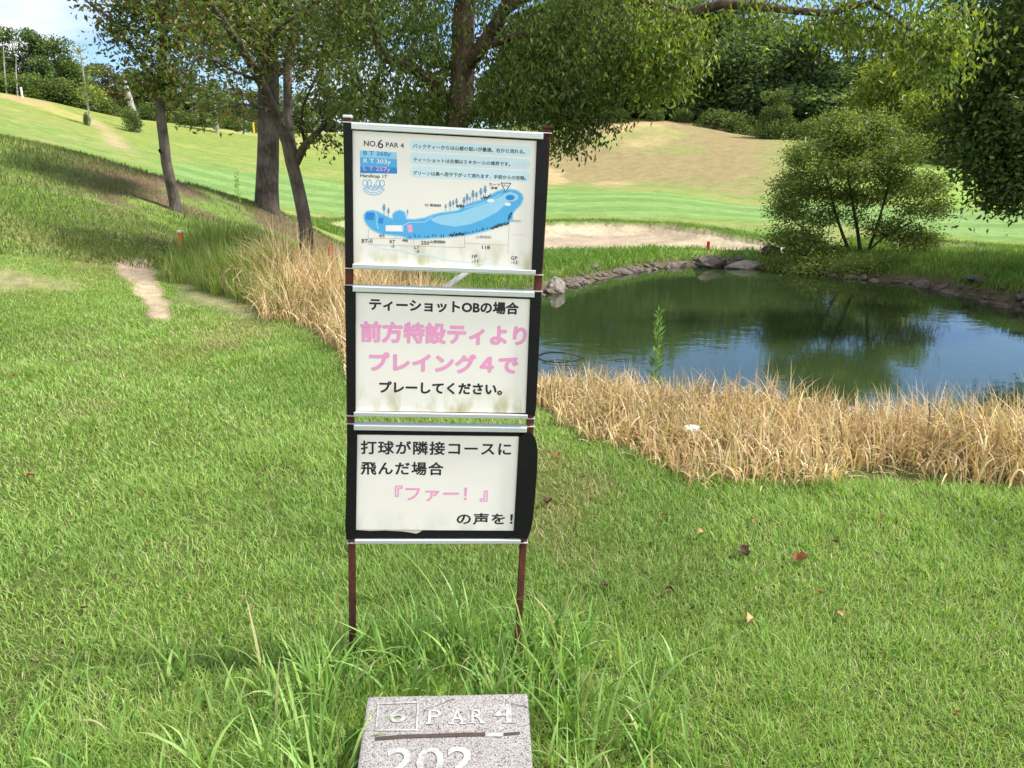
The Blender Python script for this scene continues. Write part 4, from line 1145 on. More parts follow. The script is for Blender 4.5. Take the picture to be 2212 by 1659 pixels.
DL = [(33, 822, 'orange', .075, 'orange brown dead leaf on the lawn nearest to the bare earth path'),
      (68, 1042, 'orange', .06, 'orange dead leaf on the open lawn below the first orange brown one'),
      (312, 1078, 'brown', .05, 'small red brown dead leaf on the lawn level with the lowest board'),
      (322, 1190, 'orange', .055, 'orange red dead leaf on the lawn level with the bare sign posts'),
      (185, 1330, 'dark', .045, 'small dark dead leaf in the plain lawn on the path side, nearest the viewer'),
      (1182, 1098, 'dark', .085, 'dark curled dead leaf beside the edge of the lowest board'),
      (1204, 996, 'brown', .06, 'brown dead leaf on the lawn below the first reeds beside the signboard'),
      (1432, 1129, 'brown', .05, 'red brown dead leaf between the lowest board and the reeds'),
      (1512, 1166, 'tan', .05, 'faded tan dead leaf half sunk in the lawn above the two big dark leaves'),
      (1628, 1140, 'brown', .055, 'brown dead leaf on the lawn closest below the middle of the reeds'),
      (1605, 1208, 'dark', .095, 'largest dead leaf, near black and curled, on the pond-side lawn'),
      (1727, 1223, 'orange', .09, 'rounded rusty dead leaf beside the largest near black leaf'),
      (1800, 1186, 'dark', .06, 'grey brown dead leaf on edge beyond the rusty rounded leaf'),
      (1308, 1283, 'dark', .075, 'dark shrivelled dead leaf on the lawn beside the sign post'),
      (1445, 1292, 'dark', .05, 'dark flat dead leaf sunk between grass blades near the shrivelled one'),
      (1621, 1356, 'tan', .065, 'pale tan pointed dead leaf upright in the lawn'),
      (1815, 1344, 'tan', .05, 'pale tan dead leaf lying flat beyond the pointed one'),
      (1770, 1298, 'brown', .04, 'small brown dead leaf below the rusty rounded leaf'),
      (1900, 1134, 'brown', .045, 'small brown dead leaf near the dry patch of lawn under the reeds'),
      (2062, 1562, 'orange', .035, 'tiny orange dead leaf low in the pond-side lawn')]
for i, (px, py, c, s, lb) in enumerate(DL):
    p = on_ground(px, py)
    o = obj('dead_leaf', dead_leaf(500 + i, LEAFC[c]), M['dead'])
    o.location = (p[0], p[1], p[2] + .034); s *= .68; o.scale = (s, s, s)
    o.rotation_euler = (random.uniform(-.3, .3), random.uniform(-.4, .4), random.uniform(0, 6.28))
    tag(o, lb, 'leaf')
p = on_ground(1490, 975)
bm = bmesh.new(); bmesh.ops.create_icosphere(bm, subdivisions=3, radius=1)
for v in bm.verts: v.co *= 1 + .5 * mnoise.noise(v.co * 2.1) + .2 * mnoise.noise(v.co * 5)
o = obj('paper_scrap', bm, plain('crumpled_paper', (.72, .7, .7, 1), .8)); o.location = (p[0], p[1], p[2] + .14); o.scale = (.04, .025, .022)
tag(o, 'small crumpled white paper scrap caught in the dry reeds', 'litter')

# ------------------------------------------------------------------ the signboard
W = .56
SX = Vector((.9945, .0932, -.0480)).normalized()                 # along the boards
SZ = Vector((.0478, .0048, .9988)); SZ = (SZ - SX * SZ.dot(SX)).normalized()
SY = SZ.cross(SX)
SO = Vector((-.4508, 2.174, CAMZ + .1051))                       # upper corner of the first board at the left post
VB = 1.712                                                       # post length below that corner
root = thing('hole_signboard', 'upright golf hole sign of three white boards on two rusty posts', 'sign')
R3 = Matrix((SX, SY, SZ)).transposed()
root.matrix_world = Matrix.Translation(SO + SX * (W / 2) - SZ * VB) @ R3.to_4x4()

def uv_on(O, X, Y, Nrm, sx, sy):
    """source pixel (2400 px copy) -> coordinates on the plane O + a X + b Y"""
    d = Vector(ray(sx * .921667, sy * .921667)); C0 = Vector((0, 0, CAMZ))
    t = (O - C0).dot(Nrm) / d.dot(Nrm); q = C0 + d * t - O
    return q.dot(X), q.dot(Y)
def zm(board):
    k, ox, oy = {1: (4.148, 790, 260), 2: (4.254, 790, 640), 3: (4.254, 790, 980)}[board]
    FR = SO - SY * .012
    def f(zx, zy_):
        a, b = uv_on(FR, SX, SZ, SY, ox + zx / k, oy + zy_ / k)
        return a - W / 2, b + VB
    return f

def flat(name, polys, m, parent, y, thick=0):
    """flat printed shapes: polygons of (x, z) on the board face"""
    bm = bmesh.new()
    for P in polys:
        vs = [bm.verts.new((x, y, z)) for x, z in P]
        try: f = bm.faces.new(vs)
        except ValueError: continue
        if f.normal.y > 0 or True:
            f.normal_update()
            if f.normal.y > 0: f.normal_flip()
    if thick:
        r = bmesh.ops.extrude_face_region(bm, geom=list(bm.faces))
        bmesh.ops.translate(bm, verts=[v for v in r['geom'] if isinstance(v, bmesh.types.BMVert)], vec=(0, thick, 0))
        bmesh.ops.recalc_face_normals(bm, faces=bm.faces)
    return obj(name, bm, m, parent)

def ribbon(pts, w):
    """a stroke of constant width along a polyline, mitred at the bends"""
    P = np.array(pts, float); closed = np.linalg.norm(P[0] - P[-1]) < 1e-9
    d = np.diff(P, axis=0); d /= np.linalg.norm(d, axis=1, keepdims=True) + 1e-12
    n = np.stack([-d[:, 1], d[:, 0]], 1); m = np.zeros_like(P)
    m[:-1] += n; m[1:] += n
    if closed: m[0] = m[-1] = n[0] + n[-1]
    m /= np.linalg.norm(m, axis=1, keepdims=True) + 1e-12
    k = np.ones(len(P)); k[:-1] = np.maximum(.45, (m[:-1] * n).sum(1)); k[-1] = k[0] if closed else 1
    o = m / k[:, None] * w / 2
    return [[tuple(P[i] - o[i]), tuple(P[i + 1] - o[i + 1]), tuple(P[i + 1] + o[i + 1]), tuple(P[i] + o[i])] for i in range(len(P) - 1)]

def text_mesh(body, bold=0.0, shear=0.0, space=1.0):
    """vertices and triangles of a line of text; bold strokes are built from shifted layers"""
    c = bpy.data.curves.new('lettering', 'FONT'); c.body = body; c.resolution_u = 3; c.shear = shear; c.space_character = space
    c.fill_mode = 'FRONT'
    o = bpy.data.objects.new('tmp', c); COL.objects.link(o)
    dg = bpy.context.evaluated_depsgraph_get(); dg.update()
    me = bpy.data.meshes.new_from_object(o.evaluated_get(dg))
    bpy.data.objects.remove(o)
    v = np.zeros(len(me.vertices) * 3, np.float32); me.vertices.foreach_get('co', v); v = v.reshape(-1, 3).astype(float)
    me.calc_loop_triangles()
    t = np.zeros(len(me.loop_triangles) * 3, np.int32); me.loop_triangles.foreach_get('vertices', t); t = t.reshape(-1, 3)
    bpy.data.meshes.remove(me)
    if not bold: return v, t
    Vs, Ts = [], []
    for k in range(12):
        a = 2 * math.pi * k / 12
        Vs.append(v + (bold * math.cos(a), bold * math.sin(a), k * .000008)); Ts.append(t + k * len(v))
    Vs.append(v + (0, 0, 12 * .000008)); Ts.append(t + 12 * len(v))
    return np.concatenate(Vs), np.concatenate(Ts)

def lettering(body, f, box, m, parent, y, bold=0.0, slope=None, shear=0.0, space=1.0, name='lettering'):
    """text fitted to box (x left, y bottom, x right, y top) in zoom pixels, measured at its left end"""
    xl, yb, xr, yt = box
    v, tri = text_mesh(body, bold, shear, space)
    x0, z0 = f(xl, yb); _, z1 = f(xl, yt); x1, _ = f(xr, yb + (slope or 0) * (xr - xl))
    lo, hi = v.min(0), v.max(0)
    nx = x0 + (v[:, 0] - lo[0]) / (hi[0] - lo[0]) * (x1 - x0)
    nz = z0 + (v[:, 1] - lo[1]) / (hi[1] - lo[1]) * (z1 - z0)
    return obj(name, np_mesh(name, np.stack([nx, y - v[:, 2], nz], 1), [tri], None, False), m, parent)

def sheet_mat(name, zlo, zhi, seed):
    m, n, l, b = mat(name)
    tc = n.new('ShaderNodeTexCoord'); sp = n.new('ShaderNodeSeparateXYZ'); l.new(tc.outputs['Object'], sp.inputs['Vector'])
    mp = n.new('ShaderNodeMapping'); mp.inputs['Scale'].default_value = (1, 1, .45); mp.inputs['Location'].default_value = (seed, 0, seed); l.new(tc.outputs['Object'], mp.inputs['Vector'])
    no = n.new('ShaderNodeTexNoise'); no.inputs['Scale'].default_value = 26; no.inputs['Detail'].default_value = 6; l.new(mp.outputs['Vector'], no.inputs['Vector'])
    n2 = n.new('ShaderNodeTexNoise'); n2.inputs['Scale'].default_value = 9; n2.inputs['Detail'].default_value = 4; l.new(tc.outputs['Object'], n2.inputs['Vector'])
    mr = n.new('ShaderNodeMapRange'); mr.inputs['From Min'].default_value = zlo + (zhi - zlo) * .26; mr.inputs['From Max'].default_value = zlo + .005
    l.new(sp.outputs['Z'], mr.inputs['Value'])
    rp = n.new('ShaderNodeMapRange'); rp.inputs['From Min'].default_value = .42; rp.inputs['From Max'].default_value = .68; l.new(no.outputs['Fac'], rp.inputs['Value'])
    mu = n.new('ShaderNodeMath'); mu.operation = 'MULTIPLY'; l.new(mr.outputs['Result'], mu.inputs[0]); l.new(rp.outputs['Result'], mu.inputs[1])
    mx = n.new('ShaderNodeMix'); mx.data_type = 'RGBA'; l.new(mu.outputs[0], mx.inputs['Factor'])
    base = n.new('ShaderNodeMix'); base.data_type = 'RGBA'; l.new(n2.outputs['Fac'], base.inputs['Factor'])
    base.inputs['A'].default_value = (.82, .77, .70, 1); base.inputs['B'].default_value = (.89, .845, .79, 1)
    l.new(base.outputs['Result'], mx.inputs['A']); mx.inputs['B'].default_value = (.46, .44, .24, 1)
    l.new(mx.outputs['Result'], b.inputs['Base Color']); b.inputs['Roughness'].default_value = .38; b.inputs['Specular IOR Level'].default_value = .3
    bp = n.new('ShaderNodeBump'); bp.inputs['Strength'].default_value = .05; bp.inputs['Distance'].default_value = .01; l.new(n2.outputs['Fac'], bp.inputs['Height']); l.new(bp.outputs['Normal'], b.inputs['Normal'])
    return m

def rust_mat():
    m = bark('rusty_steel', (.045, .018, .013), (.15, .05, .03), 30, 3); return m
M['rust'] = rust_mat()
M['tape'] = plain('black_tape', (.006, .006, .007, 1), .5, spec=.22, scale=25, bump=.2)
M['alu'] = plain('aluminium_rail', (.66, .68, .68, 1), .38, metal=.55, scale=60, var=.06)
M['ink'] = plain('black_ink', srgb(38, 38, 42), .5)
M['pink'] = plain('faded_pink_ink', srgb(236, 158, 200), .5, var=.06)
M['pink_edge'] = plain('pink_outline_ink', srgb(206, 128, 174), .5)
M['pink_pale'] = plain('pale_pink_ink', srgb(240, 205, 225), .5)
M['blue'] = plain('map_blue', srgb(84, 172, 226), .5, var=.08)
M['blue_dark'] = plain('map_dark_blue', srgb(42, 132, 204), .5)
M['blue_light'] = plain('map_light_blue', srgb(150, 205, 234), .5, var=.05)
M['blue_pale'] = plain('map_pale_blue', srgb(206, 228, 236), .5, var=.04)
M['blue_grey'] = plain('map_tree_blue', srgb(110, 150, 185), .5)
M['line'] = plain('map_line_grey', srgb(150, 152, 158), .5)
M['map_white'] = plain('map_white', (.85, .84, .84, 1), .5)

# posts
for sgn in (-1, 1):
    bm = bmesh.new()
    top = VB + .012
    xo = sgn * (W / 2 - .011)
    add_box(bm, (xo, 0, (top - .25) / 2), (.0215, .020, top + .25), .0025)
    po = obj('post', bm, M['rust'], root)
    bm = bmesh.new(); add_box(bm, (xo, 0, top + .004), (.025, .0235, .0075), .002)
    obj('post_cap', bm, M['alu'] if sgn < 0 else M['rust'], po)
V6 = [0.0, .3859, .4357, .8204, .8483, 1.2355]                    # board edges down the posts
PANEL_LABEL = {1: 'board printed with a blue hole map', 2: 'board with black and pink lettering', 3: 'board with a thick black taped edge'}
PANELS = {}
for bi in (1, 2, 3):
    zt, zb = VB - V6[2 * bi - 2], VB - V6[2 * bi - 1]
    f = zm(bi)
    # white sheet corners (zoom pixels): top-left, top-right, bottom-right, bottom-left
    cs = {1: [(148, 190), (1940, 292), (1890, 1560), (160, 1500)], 2: [(187, 195), (1924, 262), (1880, 1395), (185, 1372)], 3: [(202, 168), (1812, 185), (1760, 1122), (190, 1112)]}[bi]
    C4 = [f(*c) for c in cs]
    sm = sheet_mat('board_sheet', min(c[1] for c in C4), max(c[1] for c in C4), bi * 3.7)
    if bi == 3: sm.node_tree.nodes['Mix'].inputs['B'].default_value = (.70, .69, .62, 1)
    pan = flat('sign_panel', [C4], sm, root, -.012, .004)
    pan['label'] = PANEL_LABEL[bi]
    PANELS[bi] = (pan, f)
    # black backing board between the posts
    bm = bmesh.new(); add_box(bm, (0, -.0035, (zt + zb) / 2), (W - .046, .007, zt - zb - .006)); obj('backing', bm, M['tape'], pan)
    # aluminium rails with grooves
    for z0, hgt in ((zt, .0165), (zb, .0125)):
        bm = bmesh.new()
        up = -1 if z0 == zt else 1
        add_box(bm, (0.0, -.010, z0 + up * hgt / 2), (W - .044, .020, hgt), .0015)
        for q in (.2, .5, .8):
            add_box(bm, (0.0, -.0205, z0 + up * hgt * q), (W - .0445, .0022, hgt * .13))
        add_box(bm, (0, -.006, z0 - up * .0012), (W + .004, .022, .0022))
        obj('rail', bm, M['alu'], pan)
    # black tape wound round posts and board edges
    le = [f(*p) for p in {1: [(60, 115), (135, 118), (150, 190), (162, 1500), (150, 1512), (92, 1512)], 2: [(78, 118), (155, 122), (187, 195), (187, 1372), (172, 1395), (108, 1395)],
                          3: [(107, 55), (160, 58), (202, 168), (188, 1112), (175, 1190), (95, 1205), (82, 1050), (92, 800), (98, 400)]}[bi]]
    flat('tape', [le], M['tape'], pan, -.0185, .034)
    re_ = [f(*p) for p in {1: [(2000, 250), (2055, 275), (2045, 700), (1985, 1560), (1945, 1575), (1890, 1550), (1905, 1200), (1940, 292), (1945, 262)],
                           2: [(1970, 200), (2035, 195), (2030, 320), (1985, 1300), (1970, 1420), (1930, 1412), (1880, 1390), (1924, 262), (1928, 238)],
                           3: [(1812, 185), (1880, 128), (1945, 150), (1982, 220), (1998, 320), (1990, 520), (1970, 800), (1950, 1000), (1928, 1110), (1895, 1195), (1848, 1190), (1760, 1122)]}[bi]]
    flat('tape', [re_], M['tape'], pan, -.0185 if bi < 3 else -.0195, .034)
    if bi == 3:
        bm_ = [f(*p) for p in [(190, 1114), (330, 1122), (480, 1118), (640, 1128), (790, 1150), (850, 1126), (1100, 1120), (1400, 1122), (1760, 1126), (1848, 1182), (180, 1180)]]
        flat('tape', [bm_], M['tape'], pan, -.0142, .004)
        flat('sheet_edge', [[f(*p) for p in [(190, 1110), (850, 1116), (830, 1130), (790, 1148), (720, 1134), (640, 1124), (480, 1116), (330, 1120)]]], plain('curled_sheet_edge', (.62, .55, .42, 1), .5), pan, -.0148)

# ---- second and third board lettering
pan, f = PANELS[2]
YP = -.01215
lettering('ティーショットOBの場合', f, (320, 372, 1810, 245), M['ink'], pan, YP, .040, .024)
for body, box in (('前方特設ティより', (232, 688, 1886, 474)), ('プレイング４で', (318, 978, 1802, 784))):
    lettering(body, f, box, M['pink_edge'], pan, YP, .044, .018)
    g = 3
    lettering(body, f, (box[0] + g, box[1] - g, box[2] - g, box[3] + g), M['pink'], pan, YP - 0.00008, .034, .018)
lettering('プレーしてください。', f, (420, 1195, 1645, 1075), M['ink'], pan, YP, .040, .012)
pan, f = PANELS[3]
lettering('打球が隣接コースに', f, (236, 360, 1734, 222), M['ink'], pan, YP, .026, .012, 0, 1.12)
lettering('飛んだ場合', f, (236, 565, 1060, 430), M['ink'], pan, YP, .026, .010, 0, 1.12)
lettering('『ファー！』', f, (575, 828, 1500, 672), M['pink'], pan, YP, .022, .008)
lettering('の声を！', f, (1190, 1062, 1750, 945), M['ink'], pan, YP, .026, .006, 0, 1.1)

# ---- first board: the hole map
pan, f = PANELS[1]
T = lambda body, box, m='ink', b=0.0, s=.048, y=YP, **k: lettering(body, f, box, M[m], pan, y, b, s, **k)
FP = lambda name, polys, m, y=YP: flat(name, [[f(*p) for p in P] for P in polys], M[m], pan, y)
def RB(name, lines, w, m, y=YP):
    sc = 1 / 3300.0
    return flat(name, [q for L in lines for q in ribbon([f(*p) for p in L], w * sc)], M[m], pan, y)
T('NO.', (260, 342, 388, 286), b=.02); T('6', (394, 362, 450, 276), b=.008); T('PAR 4', (474, 352, 650, 303), b=.016)
FP('yardage_box', [[(222, 383), (580, 402), (584, 610), (225, 604)]], 'blue')
FP('yardage_box', [[(222, 383), (580, 402), (581, 470), (223, 450)]], 'blue_light', YP - 0.00006)
FP('yardage_box', [[(224, 540), (583, 550), (584, 610), (225, 604)]], 'blue_dark', YP - 0.00006)
T('B T 368y', (255, 440, 525, 385), 'blue_dark', .02, .03, YP - 0.00016); T('R T 303y', (257, 516, 522, 462), 'map_white', .012, .03, YP - 0.00016); T('L T 257y', (257, 588, 518, 536), 'pink', .012, .02, YP - 0.00016)
T('Handicap 17', (226, 652, 484, 610), s=.025, b=.02)
def bar(x0, x1, yl0, yl1, yr0, yr1):
    out = []
    for k in range(13):
        a = math.pi / 2 + math.pi * k / 12; h = (yl1 - yl0) / 2
        out.append((x0 + 45 + 45 * math.cos(a), (yl0 + yl1) / 2 - h * math.sin(a)))
    for k in range(13):
        a = -math.pi / 2 + math.pi * k / 12; h = (yr1 - yr0) / 2
        out.append((x1 - 45 + 45 * math.cos(a), (yr0 + yr1) / 2 - h * math.sin(a)))
    return out
for q in (bar(705, 1885, 285, 385, 348, 446), bar(705, 1880, 407, 515, 468, 572), bar(705, 1875, 537, 645, 585, 690)): FP('text_bar', [q], 'blue_pale')
T('バックティーからは山裾の狙いが最適。右から流れる。', (737, 362, 1826, 318), b=.022, s=.045, y=YP - 0.00008)
T('ティーショットは左側は５＃ホールの境界です。', (742, 492, 1682, 450), b=.022, s=.040, y=YP - 0.00008)
T('グリーンは奥へ若干下がって流れます、手前からの攻略。', (737, 622, 1838, 580), b=.022, s=.036, y=YP - 0.00008)
T('注意', (1745, 542, 1835, 500), 'pink_pale', .01, .03, YP - 0.00008)
BL = [(265, 1010), (290, 980), (340, 970), (400, 985), (450, 1015), (510, 1045), (545, 1055), (543, 1010), (570, 982), (610, 970), (650, 985), (665, 1020), (668, 1055), (760, 1060), (850, 1045), (930, 1015), (1010, 995), (1100, 985), (1180, 970),
      (1230, 930), (1300, 900), (1400, 870), (1480, 830), (1550, 790), (1610, 770), (1680, 765), (1740, 775), (1790, 810), (1805, 850), (1780, 910), (1730, 960), (1705, 1000), (1700, 1050), (1650, 1095), (1560, 1120), (1450, 1160), (1300, 1195),
      (1150, 1215), (950, 1230), (800, 1240), (700, 1240), (640, 1215), (520, 1200), (420, 1190), (340, 1150), (290, 1100), (270, 1060)]
RB('map_outline', [BL + [BL[0]]], 22, 'blue_light')
FP('course_map', [BL], 'blue', YP - 0.00006)
FP('map_fairway', [[(910, 1055), (980, 1020), (1100, 1000), (1200, 985), (1300, 945), (1450, 895), (1560, 845), (1640, 800), (1700, 785), (1690, 820), (1650, 900), (1560, 980), (1430, 1050), (1300, 1100), (1150, 1125), (1010, 1105), (940, 1080)]], 'blue_light', YP - 0.00012)
ell = lambda cx_, cy_, rx, ry, n=24: [(cx_ + rx * math.cos(2 * math.pi * k / n), cy_ + ry * math.sin(2 * math.pi * k / n)) for k in range(n)]
FP('map_green', [ell(1690, 838, 75, 44)], 'blue_light', YP - 0.00018)
FP('map_green', [ell(1682, 842, 44, 26)], 'blue_dark', YP - 0.00024)
for q in (ell(1495, 872, 36, 17), ell(1660, 907, 30, 17)): FP('map_bunker', [q], 'map_white', YP - 0.00024)
FP('map_teeing_ground', [[(472, 1112), (636, 1112), (634, 1172), (472, 1170)]], 'map_white', YP - 0.00024)
for q in ([(283, 985), (365, 990), (355, 1062), (275, 1052)], [(408, 1035), (452, 1040), (446, 1097), (402, 1090)]): FP('map_tee', [q], 'blue_dark', YP - 0.00018)
FP('map_tee', [[(680, 1108), (728, 1105), (736, 1178), (690, 1180)]], 'pink', YP - 0.00018)
RB('map_path', [[(372, 985), (392, 1030), (385, 1090), (400, 1150)], [(640, 1180), (645, 1110), (700, 1085), (850, 1080), (930, 1030)], [(1240, 945), (1400, 900), (1520, 850), (1600, 800)]], 10, 'blue_light', YP - 0.00018)
TR = [(457, 950, 1.2), (500, 980, 1.0), (686, 985, .7), (1057, 935, .8), (1100, 915, 1.1), (1130, 900, .9), (1162, 885, 1.0), (1235, 880, 1.1), (1265, 850, 1.2), (1292, 860, .7), (1322, 818, 1.3), (1356, 822, 1.0), (1398, 795, 1.2), (1440, 775, 1.3)]
for x, y, s in TR:
    FP('map_tree', [[(x - 3 * s, y + 55 * s), (x - 2 * s, y + 18 * s), (x - 12 * s, y + 10 * s), (x - 9 * s, y), (x - 16 * s, y - 8 * s), (x - 8 * s, y - 18 * s), (x - 9 * s, y - 30 * s), (x, y - 42 * s), (x + 9 * s, y - 28 * s), (x + 7 * s, y - 16 * s), (x + 15 * s, y - 6 * s), (x + 8 * s, y + 2 * s), (x + 11 * s, y + 12 * s), (x + 2 * s, y + 18 * s), (x + 3 * s, y + 55 * s)]], 'blue_grey', YP - 0.00018)
rk = random.Random(3)
ticks = []
for x0, x1, y0, y1, n in ((700, 1100, 1235, 1225, 10), (1095, 1245, 1215, 1205, 26), (1250, 1500, 1200, 1150, 9), (1500, 1665, 1148, 1100, 30), (1415, 1490, 860, 835, 12), (1160, 1232, 940, 935, 10), (1660, 1705, 1070, 990, 8)):
    for k in range(n):
        t = (k + rk.random()) / n; x = x0 + (x1 - x0) * t; y = y0 + (y1 - y0) * t + rk.uniform(-8, 8)
        ticks.append([(x, y), (x + rk.uniform(-14, 14), y - rk.uniform(12, 32))])
RB('map_shrubs', ticks, 7, 'ink', YP - 0.00024)
RB('dimension_line', [[(304, 1150), (302, 1300)], [(302, 1238), (720, 1242)], [(305, 1300), (1240, 1328)], [(1240, 1190), (1240, 1330)], [(1240, 1285), (1660, 1306)], [(1674, 1090), (1660, 1385)], [(745, 1240), (745, 1290)], [(570, 1195), (568, 1240)]], 3.2, 'line')
RB('height_profile', [[(330, 1282), (380, 1312), (430, 1338), (560, 1348), (640, 1354), (700, 1382), (800, 1392), (900, 1405), (1000, 1430), (1100, 1455), (1300, 1474), (1550, 1490), (1700, 1514), (1800, 1520)]], 11, 'blue_pale', YP)
T('BT-0', (240, 1281, 345, 1243), s=.02, b=.02); T('65', (411, 1227, 463, 1195), s=.02, b=.02); T('RT', (512, 1288, 566, 1253), s=.02, b=.02); T('-3', (522, 1329, 556, 1300), s=.02, b=.02); T('46', (630, 1272, 690, 1241), s=.02, b=.02)
T('250', (815, 1299, 896, 1263), s=.02, b=.02); T('LT', (752, 1340, 801, 1309), s=.02, b=.02); T('-3', (763, 1380, 795, 1349), s=.02, b=.02); T('118', (1408, 1342, 1486, 1306), s=.02, b=.02)
T('1P', (1310, 1431, 1363, 1396), s=.02, b=.02); T('-11', (1310, 1476, 1371, 1442), s=.02, b=.02); T('GP', (1690, 1446, 1753, 1411), s=.02, b=.02); T('-15', (1690, 1488, 1755, 1454), s=.02, b=.02)
T('45 側傾斜', (850, 927, 1012, 899), s=.02, b=.02); T('山側傾斜', (902, 1285, 1055, 1254), s=.03, b=.02); T('山側傾斜', (1352, 1238, 1500, 1208), s=.01); T('山側傾斜', (1665, 1080, 1784, 1054), s=.02, m='blue_grey', y=YP - 0.00030); T('山側傾斜', (1690, 1214, 1832, 1188), s=.02, m='pink_pale')
T('カート', (1476, 727, 1585, 698), s=.03, b=.02); T('停車', (1492, 762, 1562, 734), s=.03, b=.02)
FP('cart_stop_mark', [[(1598, 703), (1684, 707), (1638, 780)]], 'map_white', YP - 0.00024)
RB('cart_stop_mark', [[(1594, 700), (1688, 704), (1638, 785), (1594, 700)]], 7, 'ink', YP - 0.00030)
T('停止', (1615, 737, 1664, 712), s=.03, y=YP - 0.00036)
# club crest: a laurel bowl with leaf shapes and a monogram
arc = lambda cx_, cy_, rx, ry, a0, a1, n=18: [(cx_ + rx * math.cos(math.radians(a0 + (a1 - a0) * k / n)), cy_ + ry * math.sin(math.radians(a0 + (a1 - a0) * k / n))) for k in range(n + 1)]
RB('club_crest', [arc(355, 730, 108, 88, 20, 160), arc(355, 725, 88, 72, 10, 170), arc(355, 715, 66, 56, 0, 180), [(250, 760), (300, 740)], [(462, 765), (412, 742)], arc(272, 700, 22, 32, 0, 360, 12), arc(316, 702, 18, 34, 0, 360, 12), arc(396, 704, 18, 34, 0, 360, 12), arc(440, 704, 22, 32, 0, 360, 12), [(300, 760), (330, 720), (345, 765), (362, 715), (385, 760), (405, 725)]], 6, 'blue')
FP('club_crest', [ell(356, 745, 20, 14, 14)], 'blue_light', YP - 0.00006)

# ------------------------------------------------------------------ the granite marker stone
gl, gr, gb = Vector(on_z(794, 1503, .165)), Vector(on_z(1140, 1496, .160)), None
SLX = (gr - gl).normalized()
nb = Vector(on_z(966, 1659, .112)); mid = (gl + gr) / 2
SLY = (nb - mid); SLY = (SLY - SLX * SLY.dot(SLX)).normalized()          # down the face, towards the viewer
SLN = SLX.cross(SLY) * -1
if SLN.z < 0: SLN = -SLN
stone = thing('marker_stone', 'speckled grey granite hole marker block with white engraved figures', 'stone marker')
Wd = (gr - gl).length
M3 = Matrix((SLX, -SLY, SLN)).transposed()
stone.matrix_world = Matrix.Translation(mid) @ M3.to_4x4()
def granite():
    m, n, l, b = mat('granite')
    tc = n.new('ShaderNodeTexCoord')
    vo = n.new('ShaderNodeTexVoronoi'); vo.inputs['Scale'].default_value = 420; l.new(tc.outputs['Object'], vo.inputs['Vector'])
    no = n.new('ShaderNodeTexNoise'); no.inputs['Scale'].default_value = 160; no.inputs['Detail'].default_value = 4; l.new(tc.outputs['Object'], no.inputs['Vector'])
    rp = n.new('ShaderNodeValToRGB'); e = rp.color_ramp.elements
    e[0].position = .0; e[0].color = (.05, .045, .042, 1); e[1].position = 1; e[1].color = (.47, .44, .42, 1)
    for p_, c_ in ((.14, (.11, .10, .10, 1)), (.22, (.26, .245, .24, 1)), (.5, (.33, .31, .30, 1)), (.8, (.41, .385, .37, 1))):
        q = e.new(p_); q.color = c_
    sp = n.new('ShaderNodeSeparateColor'); l.new(vo.outputs['Color'], sp.inputs['Color'])
    l.new(sp.outputs['Red'], rp.inputs['Fac'])
    n3 = n.new('ShaderNodeTexNoise'); n3.inputs['Scale'].default_value = 9; n3.inputs['Detail'].default_value = 5; l.new(tc.outputs['Object'], n3.inputs['Vector'])
    mr = n.new('ShaderNodeMapRange'); mr.inputs['To Min'].default_value = .48; mr.inputs['To Max'].default_value = .88; l.new(n3.outputs['Fac'], mr.inputs['Value'])
    mx = n.new('ShaderNodeMix'); mx.data_type = 'RGBA'; mx.blend_type = 'MULTIPLY'; mx.inputs['Factor'].default_value = 1
    l.new(rp.outputs['Color'], mx.inputs['A']); l.new(mr.outputs['Result'], mx.inputs['B']); l.new(mx.outputs['Result'], b.inputs['Base Color'])
    b.inputs['Roughness'].default_value = .75; b.inputs['Specular IOR Level'].default_value = .3
    bp = n.new('ShaderNodeBump'); bp.inputs['Strength'].default_value = .25; bp.inputs['Distance'].default_value = .002; l.new(no.outputs['Fac'], bp.inputs['Height']); l.new(bp.outputs['Normal'], b.inputs['Normal'])
    return m
bm = bmesh.new()
add_box(bm, (0, -.28, -.15), (Wd, .56, .30), .008)
for v in bm.verts:
    v.co.x += .0025 * mnoise.noise(v.co * 9); v.co.z += .0015 * mnoise.noise(v.co * 13 + Vector((4, 0, 0)))
obj('block', bm, granite(), stone)
FRO = mid + SLN * .0015
def fs(zx, zy_):
    return uv_on(FRO, SLX, -SLY, SLN, 800 + zx / 2.962, 1240 + zy_ / 2.962)
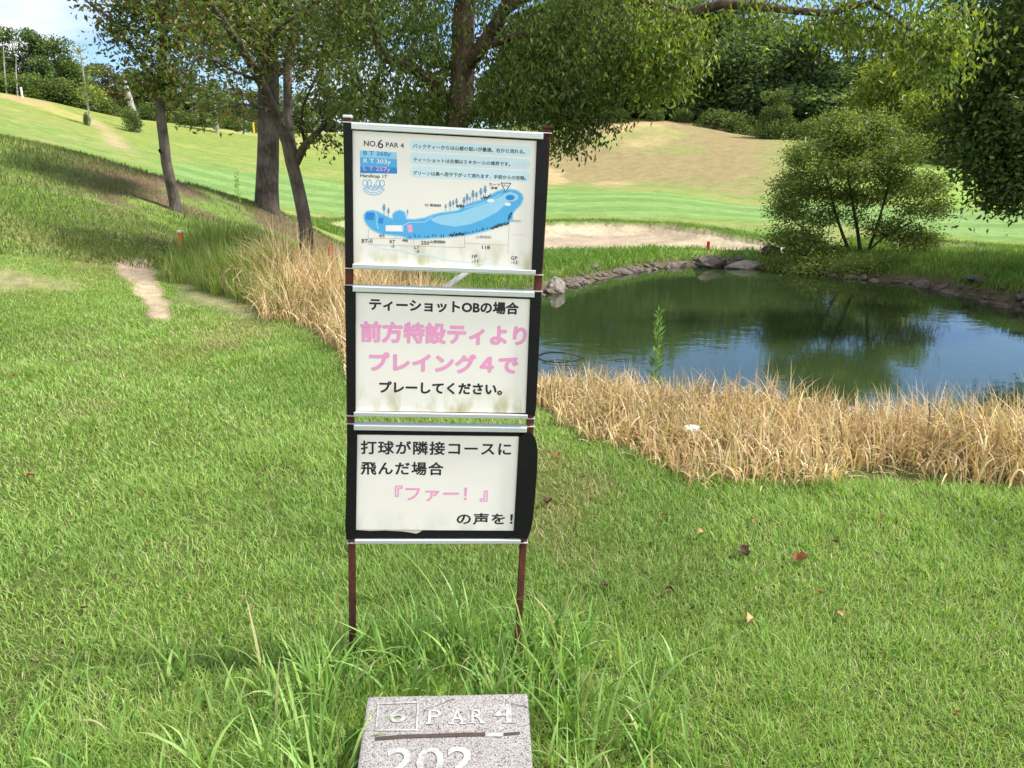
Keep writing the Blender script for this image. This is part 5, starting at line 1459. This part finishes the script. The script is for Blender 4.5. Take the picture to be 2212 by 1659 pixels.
M['carve'] = bark('worn_white_paint', (.26, .25, .24), (.60, .59, .57), 70, 1)
M['groove'] = plain('stained_groove', (.05, .035, .028, 1), .9, var=.5, scale=60)
def flat_s(name, polys, m, z=.0022):
    bm = bmesh.new()
    for P in polys:
        fc = bm.faces.new([bm.verts.new((x, y, z)) for x, y in P]); fc.normal_update()
        if fc.normal.z < 0: fc.normal_flip()
    return obj(name, bm, m, stone)
def let_s(body, box, bold, z=.0024):
    xl, yb, xr, yt = box
    v, tri = text_mesh(body, bold)
    (x0, y0), (_, y1), (x1, _) = fs(xl, yb), fs(xl, yt), fs(xr, yb)
    lo, hi = v.min(0), v.max(0)
    P_ = (np.stack([x0 + (v[:, 0] - lo[0]) / (hi[0] - lo[0]) * (x1 - x0), y0 + (v[:, 1] - lo[1]) / (hi[1] - lo[1]) * (y1 - y0), z + v[:, 2]], 1))
    return obj('lettering', np_mesh('lettering', P_, [tri], None, False), M['carve'], stone)
rb = lambda L, w: ribbon([fs(*p) for p in L], w)
flat_s('number_frame', rb([(258, 1212), (533, 1203), (523, 1394), (240, 1396), (258, 1212)], .005), M['carve'])
let_s('6', (330, 1345, 445, 1240), .012); let_s('P', (600, 1350, 690, 1256), 0); let_s('A', (758, 1350, 850, 1256), 0); let_s('R', (902, 1346, 990, 1254), 0); let_s('4', (1058, 1342, 1205, 1212), .012)
let_s('202', (300, 1730, 920, 1522), .010)
flat_s('serif', [q for L in ([(588, 1350), (640, 1350)], [(590, 1256), (620, 1256)], [(745, 1350), (785, 1350)], [(825, 1350), (865, 1350)], [(890, 1346), (935, 1346)], [(965, 1346), (1005, 1346)], [(892, 1254), (920, 1254)], [(1120, 1342), (1215, 1342)]) for q in rb(L, .0042)], M['carve'], .0027)
flat_s('groove', rb([(235, 1455), (420, 1440), (600, 1435), (800, 1428), (1000, 1425)], .011) + rb([(1130, 1425), (1240, 1415)], .008), M['groove'])
flat_s('groove_paint', rb([(1000, 1430), (1050, 1428), (1120, 1428)], .011), M['carve'])
